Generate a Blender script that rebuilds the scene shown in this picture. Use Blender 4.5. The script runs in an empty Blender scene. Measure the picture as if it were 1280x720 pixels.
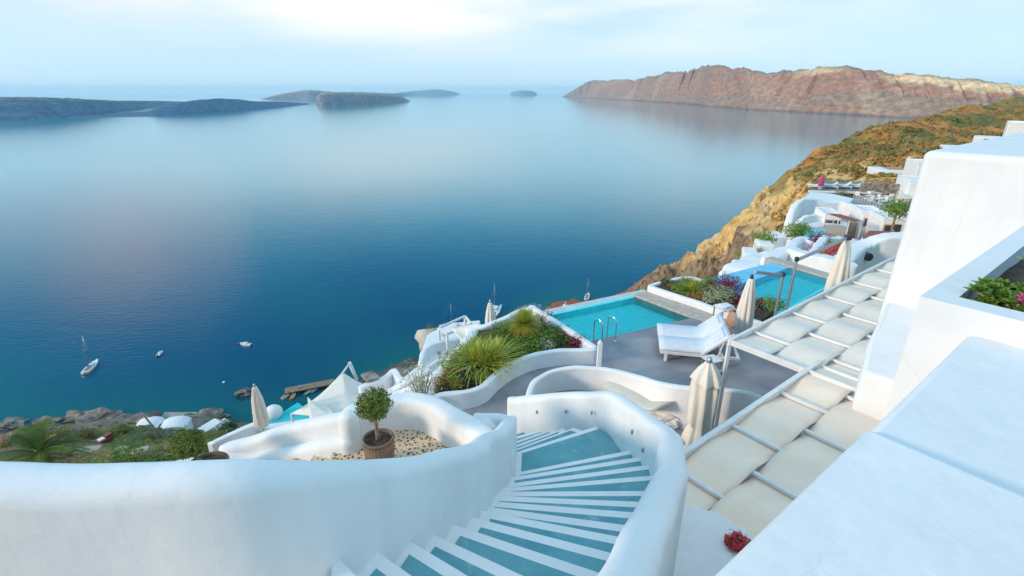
import bpy, bmesh, math, random
import numpy as np
from mathutils import Vector, Matrix, noise
R = math.radians
rnd = random.Random(7)
sc = bpy.context.scene
col = sc.collection

# ------------------------------------------------------------------ camera, world, sun, exposure
FPX = 640.0
PITCH = math.atan(244 / FPX)
SN, CS = math.sin(PITCH), math.cos(PITCH)
SEA = -110.0
cam_d = bpy.data.cameras.new('camera')
cam = bpy.data.objects.new('camera', cam_d)
col.objects.link(cam)
cam_d.sensor_width = 36
cam_d.lens = 36 * FPX / 1280
cam_d.clip_start = 0.05
cam_d.clip_end = 200000
cam.rotation_euler = (math.pi / 2 - PITCH, 0, 0)
sc.camera = cam
SUN_EL, SUN_AZ = R(17), R(250)          # azimuth clockwise from +Y
w = bpy.data.worlds.new('World')
sc.world = w
w.use_nodes = True
nt = w.node_tree
bg = nt.nodes['Background']
sky = nt.nodes.new('ShaderNodeTexSky')
sky.sky_type = 'NISHITA'
sky.sun_disc = False
sky.sun_elevation = SUN_EL
sky.sun_rotation = SUN_AZ
sky.air_density = 1.0
sky.dust_density = 0.4
sky.ozone_density = 2.0
tc = nt.nodes.new('ShaderNodeTexCoord')
mp = nt.nodes.new('ShaderNodeMapping')
mp.inputs['Scale'].default_value = (1.0, 1.6, 5.5)
mp.inputs['Location'].default_value = (0.35, 0.2, 0.12)
nz = nt.nodes.new('ShaderNodeTexNoise')
nz.inputs['Scale'].default_value = 1.7
nz.inputs['Detail'].default_value = 6
nz.inputs['Roughness'].default_value = 0.5
rp = nt.nodes.new('ShaderNodeValToRGB')
rp.color_ramp.elements[0].position = 0.30
rp.color_ramp.elements[0].color = (0, 0, 0, 1)
rp.color_ramp.elements[1].position = 0.60
rp.color_ramp.elements[1].color = (1, 1, 1, 1)
sep = nt.nodes.new('ShaderNodeSeparateXYZ')
mr = nt.nodes.new('ShaderNodeMapRange')          # clouds only above the horizon band
mr.inputs[1].default_value = 0.04
mr.inputs[2].default_value = 0.12
mul = nt.nodes.new('ShaderNodeMath'); mul.operation = 'MULTIPLY'
mx = nt.nodes.new('ShaderNodeMix'); mx.data_type = 'RGBA'
mx.inputs['B'].default_value = (7.3, 7.1, 6.8, 1)
L = nt.links
L.new(tc.outputs['Generated'], mp.inputs['Vector'])
L.new(mp.outputs[0], nz.inputs['Vector'])
L.new(nz.outputs['Fac'], rp.inputs[0])
L.new(tc.outputs['Generated'], sep.inputs[0])
L.new(sep.outputs['Z'], mr.inputs[0])
mr2 = nt.nodes.new('ShaderNodeMapRange')         # and thinning out overhead
mr2.inputs[1].default_value = 0.18; mr2.inputs[2].default_value = 0.27; mr2.inputs[3].default_value = 1.0; mr2.inputs[4].default_value = 0.0
mul2 = nt.nodes.new('ShaderNodeMath'); mul2.operation = 'MULTIPLY'
L.new(sep.outputs['Z'], mr2.inputs[0]); L.new(mr.outputs[0], mul2.inputs[0]); L.new(mr2.outputs[0], mul2.inputs[1])
L.new(rp.outputs[0], mul.inputs[0]); L.new(mul2.outputs[0], mul.inputs[1])
# one rosy cloud bank high on the left
dist = nt.nodes.new('ShaderNodeVectorMath'); dist.operation = 'DISTANCE'
dist.inputs[1].default_value = (-0.60, 0.77, 0.245)
mr3 = nt.nodes.new('ShaderNodeMapRange'); mr3.interpolation_type = 'SMOOTHSTEP'
mr3.inputs[1].default_value = 0.0; mr3.inputs[2].default_value = 0.19; mr3.inputs[3].default_value = 0.55; mr3.inputs[4].default_value = 0.0
wn = nt.nodes.new('ShaderNodeTexNoise'); wn.inputs['Scale'].default_value = 5; wn.inputs['Detail'].default_value = 3
ws = nt.nodes.new('ShaderNodeVectorMath'); ws.operation = 'MULTIPLY_ADD'; ws.inputs[1].default_value = (0.22, 0.22, 0.22); ws.inputs[2].default_value = (-0.11, -0.11, -0.11)
wa = nt.nodes.new('ShaderNodeVectorMath'); wa.operation = 'ADD'
L.new(tc.outputs['Generated'], wn.inputs['Vector']); L.new(wn.outputs['Color'], ws.inputs[0]); L.new(ws.outputs[0], wa.inputs[0]); L.new(tc.outputs['Generated'], wa.inputs[1])
L.new(wa.outputs[0], dist.inputs[0]); L.new(dist.outputs['Value'], mr3.inputs[0])
ab = nt.nodes.new('ShaderNodeMath'); ab.operation = 'SUBTRACT'; ab.inputs[1].default_value = -0.02; ab2 = nt.nodes.new('ShaderNodeMath'); ab2.operation = 'ABSOLUTE'
sd_ = nt.nodes.new('ShaderNodeMapRange'); sd_.interpolation_type = 'SMOOTHSTEP'; sd_.inputs[1].default_value = 0.30; sd_.inputs[2].default_value = 0.66; sd_.inputs[3].default_value = 1.0; sd_.inputs[4].default_value = 0.35
ml3 = nt.nodes.new('ShaderNodeMath'); ml3.operation = 'MULTIPLY'
L.new(sep.outputs['X'], ab.inputs[0]); L.new(ab.outputs[0], ab2.inputs[0]); L.new(ab2.outputs[0], sd_.inputs[0])
L.new(mul.outputs[0], ml3.inputs[0]); L.new(sd_.outputs[0], ml3.inputs[1]); L.new(ml3.outputs[0], mx.inputs['Factor'])
mw = nt.nodes.new('ShaderNodeMix'); mw.data_type = 'RGBA'; mw.inputs['B'].default_value = (9.6, 7.0, 6.4, 1)
ramp = nt.nodes.new('ShaderNodeValToRGB')       # gradient by elevation over the physical sky; bright zenith added as fill light
cr = ramp.color_ramp
cr.elements[0].position = 0.0; cr.elements[0].color = (0.50, 0.70, 0.90, 1)
cr.elements[1].position = 1.0; cr.elements[1].color = (0.72, 0.88, 1.02, 1)
for p_, c_ in ((0.05, (0.47, 0.67, 0.82, 1)), (0.14, (0.38, 0.60, 0.79, 1)), (0.22, (0.17, 0.60, 0.80, 1)), (0.33, (0.04, 0.46, 0.78, 1)), (0.55, (0.05, 0.42, 0.74, 1)), (0.70, (0.45, 0.72, 0.95, 1))):
    e_ = cr.elements.new(p_); e_.color = c_
gm = nt.nodes.new('ShaderNodeVectorMath'); gm.operation = 'SCALE'; gm.inputs['Scale'].default_value = 8.6
L.new(sep.outputs['Z'], ramp.inputs[0]); L.new(ramp.outputs[0], gm.inputs[0])
ms_ = nt.nodes.new('ShaderNodeMix'); ms_.data_type = 'RGBA'; ms_.inputs['Factor'].default_value = 0.8
L.new(sky.outputs[0], ms_.inputs['A']); L.new(gm.outputs[0], ms_.inputs['B'])
L.new(ms_.outputs['Result'], mx.inputs['A'])
L.new(mx.outputs['Result'], mw.inputs['A']); L.new(mr3.outputs[0], mw.inputs['Factor'])
L.new(mw.outputs['Result'], bg.inputs['Color'])
bg.inputs['Strength'].default_value = 0.12
sun_d = bpy.data.lights.new('sun', 'SUN')
sun_d.energy = 2.0
sun_d.angle = R(10)
sun_d.color = (1.0, 0.80, 0.62)
sun = bpy.data.objects.new('sun', sun_d)
col.objects.link(sun)
sd = Vector((math.sin(SUN_AZ) * math.cos(SUN_EL), math.cos(SUN_AZ) * math.cos(SUN_EL), math.sin(SUN_EL)))
sun.rotation_euler = sd.to_track_quat('Z', 'Y').to_euler()
sc.view_settings.view_transform = 'Standard'
sc.view_settings.look = 'None'
sc.view_settings.gamma = 1
sc.view_settings.exposure = 0.42
sc.render.engine = 'CYCLES'
sc.cycles.use_denoising = True
sc.cycles.max_bounces = 8
sc.cycles.diffuse_bounces = 4
sc.cycles.volume_bounces = 2
sc.cycles.transparent_max_bounces = 8

# ------------------------------------------------------------------ helpers
def ray(x, y):
    u = (x - 640) / FPX; v = (360 - y) / FPX
    return Vector((u, CS + v * SN, -SN + v * CS))
def W(x, y, z):
    r = ray(x, y); return r * (z / r.z)
def D(x, y, Y):
    r = ray(x, y); return r * (Y / r.y)
E1 = Vector((0.790, 0.613, 0)); E2 = Vector((0.613, -0.790, 0))
def AB(a, b, z=0.0):
    p = E1 * a + E2 * b; return Vector((p.x, p.y, z))

def tag(o, label=None, cat=None, group=None, kind=None):
    if label: o['label'] = label
    if cat: o['category'] = cat
    if group: o['group'] = group
    if kind: o['kind'] = kind
    return o
def thing(name, loc, label, cat, group=None, rz=0.0):
    o = bpy.data.objects.new(name, None); col.objects.link(o)
    o.location = loc; o.rotation_euler = (0, 0, rz); o.empty_display_size = 0.1
    return tag(o, label, cat, group)
def copy_thing(o, loc, rz=None, label=None, scale=None):
    c = o.copy(); col.objects.link(c); c.location = loc
    if rz is not None: c.rotation_euler = (0, 0, rz)
    if label: c['label'] = label
    if scale: c.scale = (scale,) * 3
    for ch in list(o.children):
        d = ch.copy(); col.objects.link(d); d.parent = c
        for g in list(ch.children):
            e = g.copy(); col.objects.link(e); e.parent = d
    return c

class MB:
    def __init__(s): s.v = []; s.f = []; s.sm = []
    def add(s, vs, fs, smooth=False):
        n = len(s.v); s.v += [tuple(p) for p in vs]
        s.f += [tuple(i + n for i in f) for f in fs]; s.sm += [smooth] * len(fs)
        return s
    def box(s, c, size, rz=0.0, M=None):
        hx, hy, hz = size[0] / 2, size[1] / 2, size[2] / 2
        m = M if M is not None else Matrix.Rotation(rz, 3, 'Z')
        vs = [Vector(c) + m @ Vector((a * hx, b * hy, d * hz)) for a, b, d in
              ((-1,-1,-1),(1,-1,-1),(1,1,-1),(-1,1,-1),(-1,-1,1),(1,-1,1),(1,1,1),(-1,1,1))]
        return s.add(vs, [(0,3,2,1),(4,5,6,7),(0,1,5,4),(1,2,6,5),(2,3,7,6),(3,0,4,7)])
    def bar(s, p, q, wd, ht, up=(0, 0, 1)):
        p, q = Vector(p), Vector(q); d = (q - p); l = d.length; d.normalize()
        x = d.cross(Vector(up)); x.normalize(); z = x.cross(d)
        m = Matrix((x, d, z)).transposed()
        return s.box((p + q) / 2, (wd, l, ht), M=m)
    def tube(s, pts, r, n=8, cap=True):
        pts = [Vector(p) for p in pts]; rr = r if isinstance(r, (list, tuple)) else [r] * len(pts)
        vs = []; fs = []; prev = None
        for i, p in enumerate(pts):
            d = (pts[min(i+1, len(pts)-1)] - pts[max(i-1, 0)]).normalized()
            a = prev - d * prev.dot(d) if prev is not None else d.orthogonal()
            if a.length < 1e-6: a = d.orthogonal()
            a.normalize(); prev = a; b = d.cross(a)
            for k in range(n):
                t = 2 * math.pi * k / n
                vs.append(p + (a * math.cos(t) + b * math.sin(t)) * rr[i])
        for i in range(len(pts) - 1):
            for k in range(n):
                fs.append((i*n+k, i*n+(k+1)%n, (i+1)*n+(k+1)%n, (i+1)*n+k))
        s.add(vs, fs, True)
        if cap:
            m = len(pts) - 1
            s.add(vs[:n], [tuple(range(n))[::-1]]); s.add(vs[m*n:], [tuple(range(n))])
        return s
    def lathe(s, prof, n=32, c=(0, 0, 0), fold=None, smooth=True):
        vs = []; fs = []
        for (r, z) in prof:
            for k in range(n):
                t = 2 * math.pi * k / n
                q = r * (fold(t, z) if fold else 1)
                vs.append((c[0] + q * math.cos(t), c[1] + q * math.sin(t), c[2] + z))
        for i in range(len(prof) - 1):
            for k in range(n):
                fs.append((i*n+k, i*n+(k+1)%n, (i+1)*n+(k+1)%n, (i+1)*n+k))
        return s.add(vs, fs, smooth)
    def disc(s, c, r, n=24):
        return s.add([(c[0]+r*math.cos(2*math.pi*k/n), c[1]+r*math.sin(2*math.pi*k/n), c[2]) for k in range(n)], [tuple(range(n))])
    def prism(s, poly, z0, z1):
        """poly: xy points counter-clockwise, z0/z1 may be lists"""
        n = len(poly)
        b = [(p[0], p[1], z0 if not isinstance(z0, (list, tuple)) else z0[i]) for i, p in enumerate(poly)]
        t = [(p[0], p[1], z1 if not isinstance(z1, (list, tuple)) else z1[i]) for i, p in enumerate(poly)]
        fs = [tuple(range(n))[::-1], tuple(range(n, 2*n))] + [(i, (i+1)%n, n+(i+1)%n, n+i) for i in range(n)]
        return s.add(b + t, fs)
    def ball(s, c, r, n=12, jit=0.0, seed=0):
        """r: 3 radii"""
        vs = [(c[0], c[1], c[2] - r[2])]; fs = []
        m = n // 2
        for i in range(1, m):
            a = -math.pi/2 + math.pi * i / m
            for k in range(n):
                t = 2*math.pi*k/n
                d = Vector((math.cos(a)*math.cos(t), math.cos(a)*math.sin(t), math.sin(a)))
                q = 1 + jit * noise.noise(d * 1.7 + Vector((seed, seed*1.3, 0)))
                vs.append((c[0]+d.x*r[0]*q, c[1]+d.y*r[1]*q, c[2]+d.z*r[2]*q))
        vs.append((c[0], c[1], c[2] + r[2])); e = len(vs) - 1
        for k in range(n):
            fs.append((0, 1+(k+1)%n, 1+k)); fs.append((e, e-n+k, e-n+(k+1)%n))
        for i in range(m - 2):
            for k in range(n):
                fs.append((1+i*n+k, 1+i*n+(k+1)%n, 1+(i+1)*n+(k+1)%n, 1+(i+1)*n+k))
        return s.add(vs, fs, True)
    def build(s, name, mat, parent=None, bevel=0.0, seg=2, fix=True):
        me = bpy.data.meshes.new(name)
        me.from_pydata(s.v, [], s.f)
        me.polygons.foreach_set('use_smooth', s.sm)
        if fix:
            bm = bmesh.new(); bm.from_mesh(me)
            bmesh.ops.remove_doubles(bm, verts=bm.verts, dist=1e-5)
            bmesh.ops.recalc_face_normals(bm, faces=bm.faces)
            bm.to_mesh(me); bm.free()
        o = bpy.data.objects.new(name, me); col.objects.link(o)
        me.materials.append(mat)
        if bevel:
            md = o.modifiers.new('b', 'BEVEL'); md.width = bevel; md.segments = seg
            md.limit_method = 'ANGLE'; md.angle_limit = R(35); md.harden_normals = False
            for p in me.polygons: p.use_smooth = True
            try: me.set_sharp_from_angle(angle=R(50))
            except Exception: pass
        if parent:
            o.parent = parent
        return o

def spline(pts, k=6):
    """Catmull-Rom through tuples of any length"""
    P = [pts[0]] + list(pts) + [pts[-1]]; out = []
    for i in range(1, len(P) - 2):
        for j in range(k):
            t = j / k; r = []
            for a, b, c, d in zip(P[i-1], P[i], P[i+1], P[i+2]):
                r.append(0.5*((2*b) + (-a+c)*t + (2*a-5*b+4*c-d)*t*t + (-a+3*b-3*c+d)*t**3))
            out.append(tuple(r))
    out.append(tuple(pts[-1])); return out

def ribbon(mb, pts, th, rad=0.06, k=6, wob=0.006, batter=0.0, cseg=4):
    """plastered wall along pts (x, y, ztop, zbase) with softly rounded top and ends"""
    sp = spline(pts, k) if k > 1 else [tuple(p) for p in pts]
    n = len(sp); hw = th / 2; rad = min(rad, hw * 0.98)
    ring = []
    for i, (x, y, zt, zb) in enumerate(sp):
        a = Vector(sp[max(i-1, 0)][:2]); b = Vector(sp[min(i+1, n-1)][:2]); d = (b - a).normalized()
        ring.append((Vector((x, y)), d, zt, zb))
    # rounded ends: extra rings shrinking
    def section(c, d, zt, zb, wsc, drop):
        nrm = Vector((-d.y, d.x)); h = hw * wsc; rr = min(rad, h * 0.98); prof = []
        bt = batter * (zt - zb)
        prof.append((-h - bt, zb)); prof.append((-h - bt*0.45, zb + (zt-zb)*0.55))
        for q in range(cseg + 1):
            t = math.pi/2 * q / cseg
            prof.append((-h + rr - rr*math.cos(t), zt - drop - rr + rr*math.sin(t)))
        for q in range(cseg + 1):
            t = math.pi/2 * (1 - q / cseg)
            prof.append((h - rr + rr*math.cos(t), zt - drop - rr + rr*math.sin(t)))
        prof.append((h + bt*0.45, zb + (zt-zb)*0.55)); prof.append((h + bt, zb))
        out = []
        for (o_, z) in prof:
            p = c + nrm * o_
            f = wob * noise.noise(Vector((p.x*2.1, p.y*2.1, z*2.1)))*2
            out.append((p.x + nrm.x*f, p.y + nrm.y*f, z + (f if z > zb + 0.01 else 0)))
        return out
    vs = []; m = 0; R_ = []
    c, d, zt, zb = ring[0]
    for q, e in ((0.35, 1.0), (0.75, 0.6), (0.94, 0.25)):
        R_.append(section(c - d * hw * e * 0.9, d, zt, zb, q, rad * 0.5 * (1 - q)))
    for (c, d, zt, zb) in ring: R_.append(section(c, d, zt, zb, 1, 0))
    c, d, zt, zb = ring[-1]
    for q, e in ((0.94, 0.25), (0.75, 0.6), (0.35, 1.0)):
        R_.append(section(c + d * hw * e * 0.9, d, zt, zb, q, rad * 0.5 * (1 - q)))
    m = len(R_[0])
    for r in R_: vs += r
    fs = []
    for i in range(len(R_) - 1):
        for j in range(m - 1):
            fs.append((i*m+j, i*m+j+1, (i+1)*m+j+1, (i+1)*m+j))
    fs.append(tuple(range(m))); fs.append(tuple(range((len(R_)-1)*m, len(R_)*m))[::-1])
    return mb.add(vs, fs, True)

# ------------------------------------------------------------------ materials
MATS = {}
def mat(name, c=(0.5, 0.5, 0.5), rough=0.6, c2=None, nscale=4.0, bump=0.0, bscale=30.0, metal=0.0, island=0.0,
        spec=0.5, trans=0.0, lo=0.35, hi=0.65, detail=4, coord='Object', bdist=0.02):
    m = bpy.data.materials.new(name); m.use_nodes = True; MATS[name] = m
    t = m.node_tree; b = t.nodes['Principled BSDF']
    b.inputs['Base Color'].default_value = (*c, 1); b.inputs['Roughness'].default_value = rough
    b.inputs['Metallic'].default_value = metal; b.inputs['Specular IOR Level'].default_value = spec
    g = t.nodes.new('ShaderNodeNewGeometry')
    tcn = t.nodes.new('ShaderNodeTexCoord')
    src = g.outputs['Position'] if coord == 'World' else tcn.outputs['Object']
    cur = None
    if c2:
        n = t.nodes.new('ShaderNodeTexNoise'); n.inputs['Scale'].default_value = nscale; n.inputs['Detail'].default_value = detail
        t.links.new(src, n.inputs['Vector'])
        r = t.nodes.new('ShaderNodeMapRange'); r.inputs[1].default_value = lo; r.inputs[2].default_value = hi
        t.links.new(n.outputs['Fac'], r.inputs[0])
        x = t.nodes.new('ShaderNodeMix'); x.data_type = 'RGBA'
        x.inputs['A'].default_value = (*c, 1); x.inputs['B'].default_value = (*c2, 1)
        if island:
            a = t.nodes.new('ShaderNodeMix'); a.data_type = 'FLOAT'; a.inputs[0].default_value = island
            t.links.new(r.outputs[0], a.inputs[2]); t.links.new(g.outputs['Random Per Island'], a.inputs[3])
            t.links.new(a.outputs[0], x.inputs['Factor'])
        else:
            t.links.new(r.outputs[0], x.inputs['Factor'])
        t.links.new(x.outputs['Result'], b.inputs['Base Color']); cur = x
    if bump:
        n = t.nodes.new('ShaderNodeTexNoise'); n.inputs['Scale'].default_value = bscale; n.inputs['Detail'].default_value = 5
        t.links.new(src, n.inputs['Vector'])
        bp = t.nodes.new('ShaderNodeBump'); bp.inputs['Strength'].default_value = bump; bp.inputs['Distance'].default_value = bdist
        t.links.new(n.outputs['Fac'], bp.inputs['Height']); t.links.new(bp.outputs[0], b.inputs['Normal'])
    if trans:
        tr = t.nodes.new('ShaderNodeBsdfTranslucent'); ms = t.nodes.new('ShaderNodeMixShader'); ms.inputs[0].default_value = trans
        out = t.nodes['Material Output']
        if cur: t.links.new(cur.outputs['Result'], tr.inputs[0])
        else: tr.inputs[0].default_value = (*c, 1)
        t.links.new(b.outputs[0], ms.inputs[1]); t.links.new(tr.outputs[0], ms.inputs[2]); t.links.new(ms.outputs[0], out.inputs['Surface'])
    return m

PLASTER = mat('plaster', (0.84, 0.83, 0.815), 0.85, (0.76, 0.755, 0.745), 1.6, 0.5, 7, lo=0.35, hi=0.75, coord='World', bdist=0.016, detail=8)
# faint vertical weather streaks and fine trowel grain on top of the plaster
def plaster_extra():
    t = PLASTER.node_tree; b = t.nodes['Principled BSDF']; link = b.inputs['Base Color'].links[0]; src = link.from_socket
    g = t.nodes.new('ShaderNodeNewGeometry'); mp_ = t.nodes.new('ShaderNodeMapping'); mp_.inputs['Scale'].default_value = (5.5, 5.5, 0.5)
    n = t.nodes.new('ShaderNodeTexNoise'); n.inputs['Scale'].default_value = 1.0; n.inputs['Detail'].default_value = 7; n.inputs['Roughness'].default_value = 0.62
    r = t.nodes.new('ShaderNodeMapRange'); r.inputs[1].default_value = 0.52; r.inputs[2].default_value = 0.85; r.inputs[3].default_value = 0; r.inputs[4].default_value = 0.28
    x = t.nodes.new('ShaderNodeMix'); x.data_type = 'RGBA'; x.inputs['B'].default_value = (0.60, 0.60, 0.585, 1)
    t.links.new(g.outputs['Position'], mp_.inputs[0]); t.links.new(mp_.outputs[0], n.inputs['Vector']); t.links.new(n.outputs['Fac'], r.inputs[0])
    t.links.new(r.outputs[0], x.inputs['Factor']); t.links.new(src, x.inputs['A']); t.links.new(x.outputs['Result'], b.inputs['Base Color'])
def plaster_cracks():
    t = PLASTER.node_tree; b = t.nodes['Principled BSDF']; src = b.inputs['Base Color'].links[0].from_socket
    g = t.nodes.new('ShaderNodeNewGeometry'); n = t.nodes.new('ShaderNodeTexNoise'); n.inputs['Scale'].default_value = 1.6; n.inputs['Detail'].default_value = 6
    a = t.nodes.new('ShaderNodeVectorMath'); a.operation = 'SCALE'; a.inputs['Scale'].default_value = 0.8; b2 = t.nodes.new('ShaderNodeVectorMath'); b2.operation = 'ADD'
    t.links.new(g.outputs['Position'], n.inputs['Vector']); t.links.new(n.outputs['Color'], a.inputs[0]); t.links.new(g.outputs['Position'], b2.inputs[0]); t.links.new(a.outputs[0], b2.inputs[1])
    v = t.nodes.new('ShaderNodeTexVoronoi'); v.feature = 'DISTANCE_TO_EDGE'; v.inputs['Scale'].default_value = 0.75; t.links.new(b2.outputs[0], v.inputs['Vector'])
    r = t.nodes.new('ShaderNodeMapRange'); r.inputs[1].default_value = 0.0; r.inputs[2].default_value = 0.006; r.inputs[3].default_value = 0.16; r.inputs[4].default_value = 0.0
    t.links.new(v.outputs['Distance'], r.inputs[0])
    n2_ = t.nodes.new('ShaderNodeTexNoise'); n2_.inputs['Scale'].default_value = 0.9; r2 = t.nodes.new('ShaderNodeMapRange'); r2.inputs[1].default_value = 0.50; r2.inputs[2].default_value = 0.60
    t.links.new(g.outputs['Position'], n2_.inputs['Vector']); t.links.new(n2_.outputs['Fac'], r2.inputs[0])
    m = t.nodes.new('ShaderNodeMath'); m.operation = 'MULTIPLY'; t.links.new(r.outputs[0], m.inputs[0]); t.links.new(r2.outputs[0], m.inputs[1])
    x = t.nodes.new('ShaderNodeMix'); x.data_type = 'RGBA'; x.inputs['B'].default_value = (0.45, 0.44, 0.43, 1)
    t.links.new(m.outputs[0], x.inputs['Factor']); t.links.new(src, x.inputs['A']); t.links.new(x.outputs['Result'], b.inputs['Base Color'])
plaster_extra()
plaster_cracks()
TEAL = mat('teal_paint', (0.075, 0.29, 0.34), 0.55, (0.15, 0.39, 0.43), 2.6, 0.3, 60, coord='World', detail=9, lo=0.3, hi=0.72)
def scuffs(m_, colour, scale, lo, hi, k):
    t = m_.node_tree; b = t.nodes['Principled BSDF']; src = b.inputs['Base Color'].links[0].from_socket
    g = t.nodes.new('ShaderNodeNewGeometry'); n = t.nodes.new('ShaderNodeTexNoise'); n.inputs['Scale'].default_value = scale; n.inputs['Detail'].default_value = 12; n.inputs['Roughness'].default_value = 0.72
    r = t.nodes.new('ShaderNodeMapRange'); r.inputs[1].default_value = lo; r.inputs[2].default_value = hi; r.inputs[4].default_value = k
    x = t.nodes.new('ShaderNodeMix'); x.data_type = 'RGBA'; x.inputs['B'].default_value = (*colour, 1)
    t.links.new(g.outputs['Position'], n.inputs['Vector']); t.links.new(n.outputs['Fac'], r.inputs[0]); t.links.new(r.outputs[0], x.inputs['Factor'])
    t.links.new(src, x.inputs['A']); t.links.new(x.outputs['Result'], b.inputs['Base Color'])
scuffs(TEAL, (0.42, 0.55, 0.56), 5.0, 0.56, 0.70, 0.55)
scuffs(PLASTER, (0.70, 0.68, 0.64), 2.4, 0.60, 0.74, 0.5)
DECK = mat('deck_concrete', (0.22, 0.22, 0.25), 0.6, (0.34, 0.335, 0.35), 0.9, 0.25, 30, coord='World', detail=10, lo=0.36, hi=0.64)
PLANK = mat('weathered_planks', (0.42, 0.36, 0.30), 0.8, (0.52, 0.47, 0.41), 5, 0.3, 30, coord='World')
POOLIN = mat('pool_lining', (0.05, 0.62, 0.66), 0.5, (0.07, 0.68, 0.70), 2)
CLOTH = mat('canvas', (0.92, 0.73, 0.57), 0.9, (0.95, 0.79, 0.64), 2.5, 0.3, 14, trans=0.0, coord='World')
CLOTHW = mat('canvas_white', (0.88, 0.80, 0.70), 0.9, (0.84, 0.76, 0.66), 3, 0.3, 14, trans=0.05)
UMB = mat('umbrella_canvas', (0.78, 0.71, 0.60), 0.9, (0.84, 0.78, 0.68), 2.5, 0.3, 14, coord='World')
CUSH = mat('cushion', (0.72, 0.75, 0.80), 0.9, (0.66, 0.70, 0.75), 6, 0.2, 50)
CUSH2 = mat('cushion_sand', (0.66, 0.63, 0.54), 0.9, (0.60, 0.58, 0.50), 6, 0.2, 50)
PAINTW = mat('white_paint', (0.80, 0.79, 0.77), 0.45, (0.72, 0.71, 0.69), 5)
METAL = mat('grey_metal', (0.42, 0.44, 0.46), 0.4, metal=0.7)
CHROME = mat('chrome', (0.75, 0.76, 0.78), 0.12, metal=1.0)
DARK = mat('dark_fitting', (0.03, 0.035, 0.04), 0.5)
WOOD = mat('grey_wood', (0.26, 0.20, 0.15), 0.8, (0.36, 0.29, 0.23), 8, 0.3, 40)
POT = mat('clay_pot', (0.17, 0.105, 0.07), 0.8, (0.26, 0.17, 0.12), 7, 0.4, 40)
TERRA = mat('terracotta', (0.42, 0.22, 0.14), 0.8, (0.52, 0.33, 0.25), 5, 0.3, 30)
SOIL = mat('soil', (0.055, 0.035, 0.022), 0.95, (0.12, 0.08, 0.05), 9, 0.8, 25, bdist=0.05, coord='World')
BARK = mat('bark', (0.20, 0.15, 0.10), 0.9, (0.32, 0.25, 0.18), 12, 0.6, 40)
LEAF = mat('leaf_olive', (0.09, 0.14, 0.02), 0.6, (0.27, 0.31, 0.055), 3, island=0.55, trans=0.25)
LEAFG = mat('leaf_green', (0.08, 0.20, 0.015), 0.55, (0.30, 0.42, 0.05), 2.0, island=0.5, trans=0.25)
LEAFD = mat('leaf_dark', (0.03, 0.075, 0.015), 0.6, (0.10, 0.16, 0.035), 2, island=0.5, trans=0.15)
LEAFY = mat('leaf_yellow', (0.32, 0.40, 0.03), 0.5, (0.72, 0.64, 0.13), 3, island=0.7, trans=0.3)
LEAFP = mat('leaf_pale', (0.28, 0.34, 0.16), 0.6, (0.50, 0.52, 0.30), 3, island=0.6, trans=0.25)
ORANGEG = mat('grass_orange', (0.42, 0.28, 0.04), 0.6, (0.62, 0.42, 0.08), 3, island=0.7, trans=0.3)
PURPLE = mat('purple_leaf', (0.14, 0.012, 0.05), 0.5, (0.32, 0.03, 0.12), 3, island=0.7, trans=0.2)
REDF = mat('red_petal', (0.55, 0.02, 0.03), 0.5, (0.75, 0.06, 0.08), 4, island=0.8, trans=0.2)
MAG = mat('magenta_petal', (0.62, 0.03, 0.22), 0.5, (0.75, 0.12, 0.35), 4, island=0.8, trans=0.2)
PINK = mat('lilac_petal', (0.62, 0.42, 0.62), 0.5, (0.75, 0.6, 0.72), 4, island=0.8, trans=0.2)
ORNG = mat('orange_petal', (0.72, 0.18, 0.03), 0.5, (0.8, 0.36, 0.12), 4, island=0.8, trans=0.2)
WHTF = mat('white_petal', (0.78, 0.77, 0.70), 0.5, (0.7, 0.7, 0.55), 4, island=0.8, trans=0.2)
ROCK = mat('shore_rock', (0.12, 0.10, 0.085), 0.9, (0.30, 0.25, 0.20), 0.35, 0.8, 1.2, coord='World', bdist=0.5)
PALEROCK = mat('pale_rock', (0.50, 0.45, 0.38), 0.9, (0.66, 0.60, 0.50), 1.2, 0.8, 3, coord='World', bdist=0.15)
STONE = mat('rubble_stone', (0.14, 0.11, 0.09), 0.9, (0.36, 0.31, 0.27), 1.8, 0.9, 3, coord='World', bdist=0.2)
AWNR = mat('red_awning', (0.42, 0.12, 0.10), 0.9, (0.50, 0.17, 0.14), 2, trans=0.2)
REDP = mat('red_paint', (0.32, 0.04, 0.04), 0.5)
GREENP = mat('green_net', (0.02, 0.16, 0.12), 0.8, (0.03, 0.20, 0.15), 3)
GLASS = mat('window_dark', (0.05, 0.06, 0.07), 0.15)
HULLW = mat('hull_white', (0.80, 0.80, 0.80), 0.3)
HULLB = mat('hull_blue', (0.03, 0.12, 0.25), 0.35)
TEAKD = mat('boat_teak', (0.35, 0.25, 0.16), 0.7)
PEBB = mat('white_pebbles', (0.82, 0.81, 0.78), 0.9, (0.6, 0.6, 0.58), 14, 1.0, 12, coord='World', bdist=0.08)

def lampmat():
    m = bpy.data.materials.new('lit_lamp'); m.use_nodes = True; b = m.node_tree.nodes['Principled BSDF']
    b.inputs['Emission Color'].default_value = (1, 0.82, 0.55, 1); b.inputs['Emission Strength'].default_value = 6
    return m
LAMP = lampmat()

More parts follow.
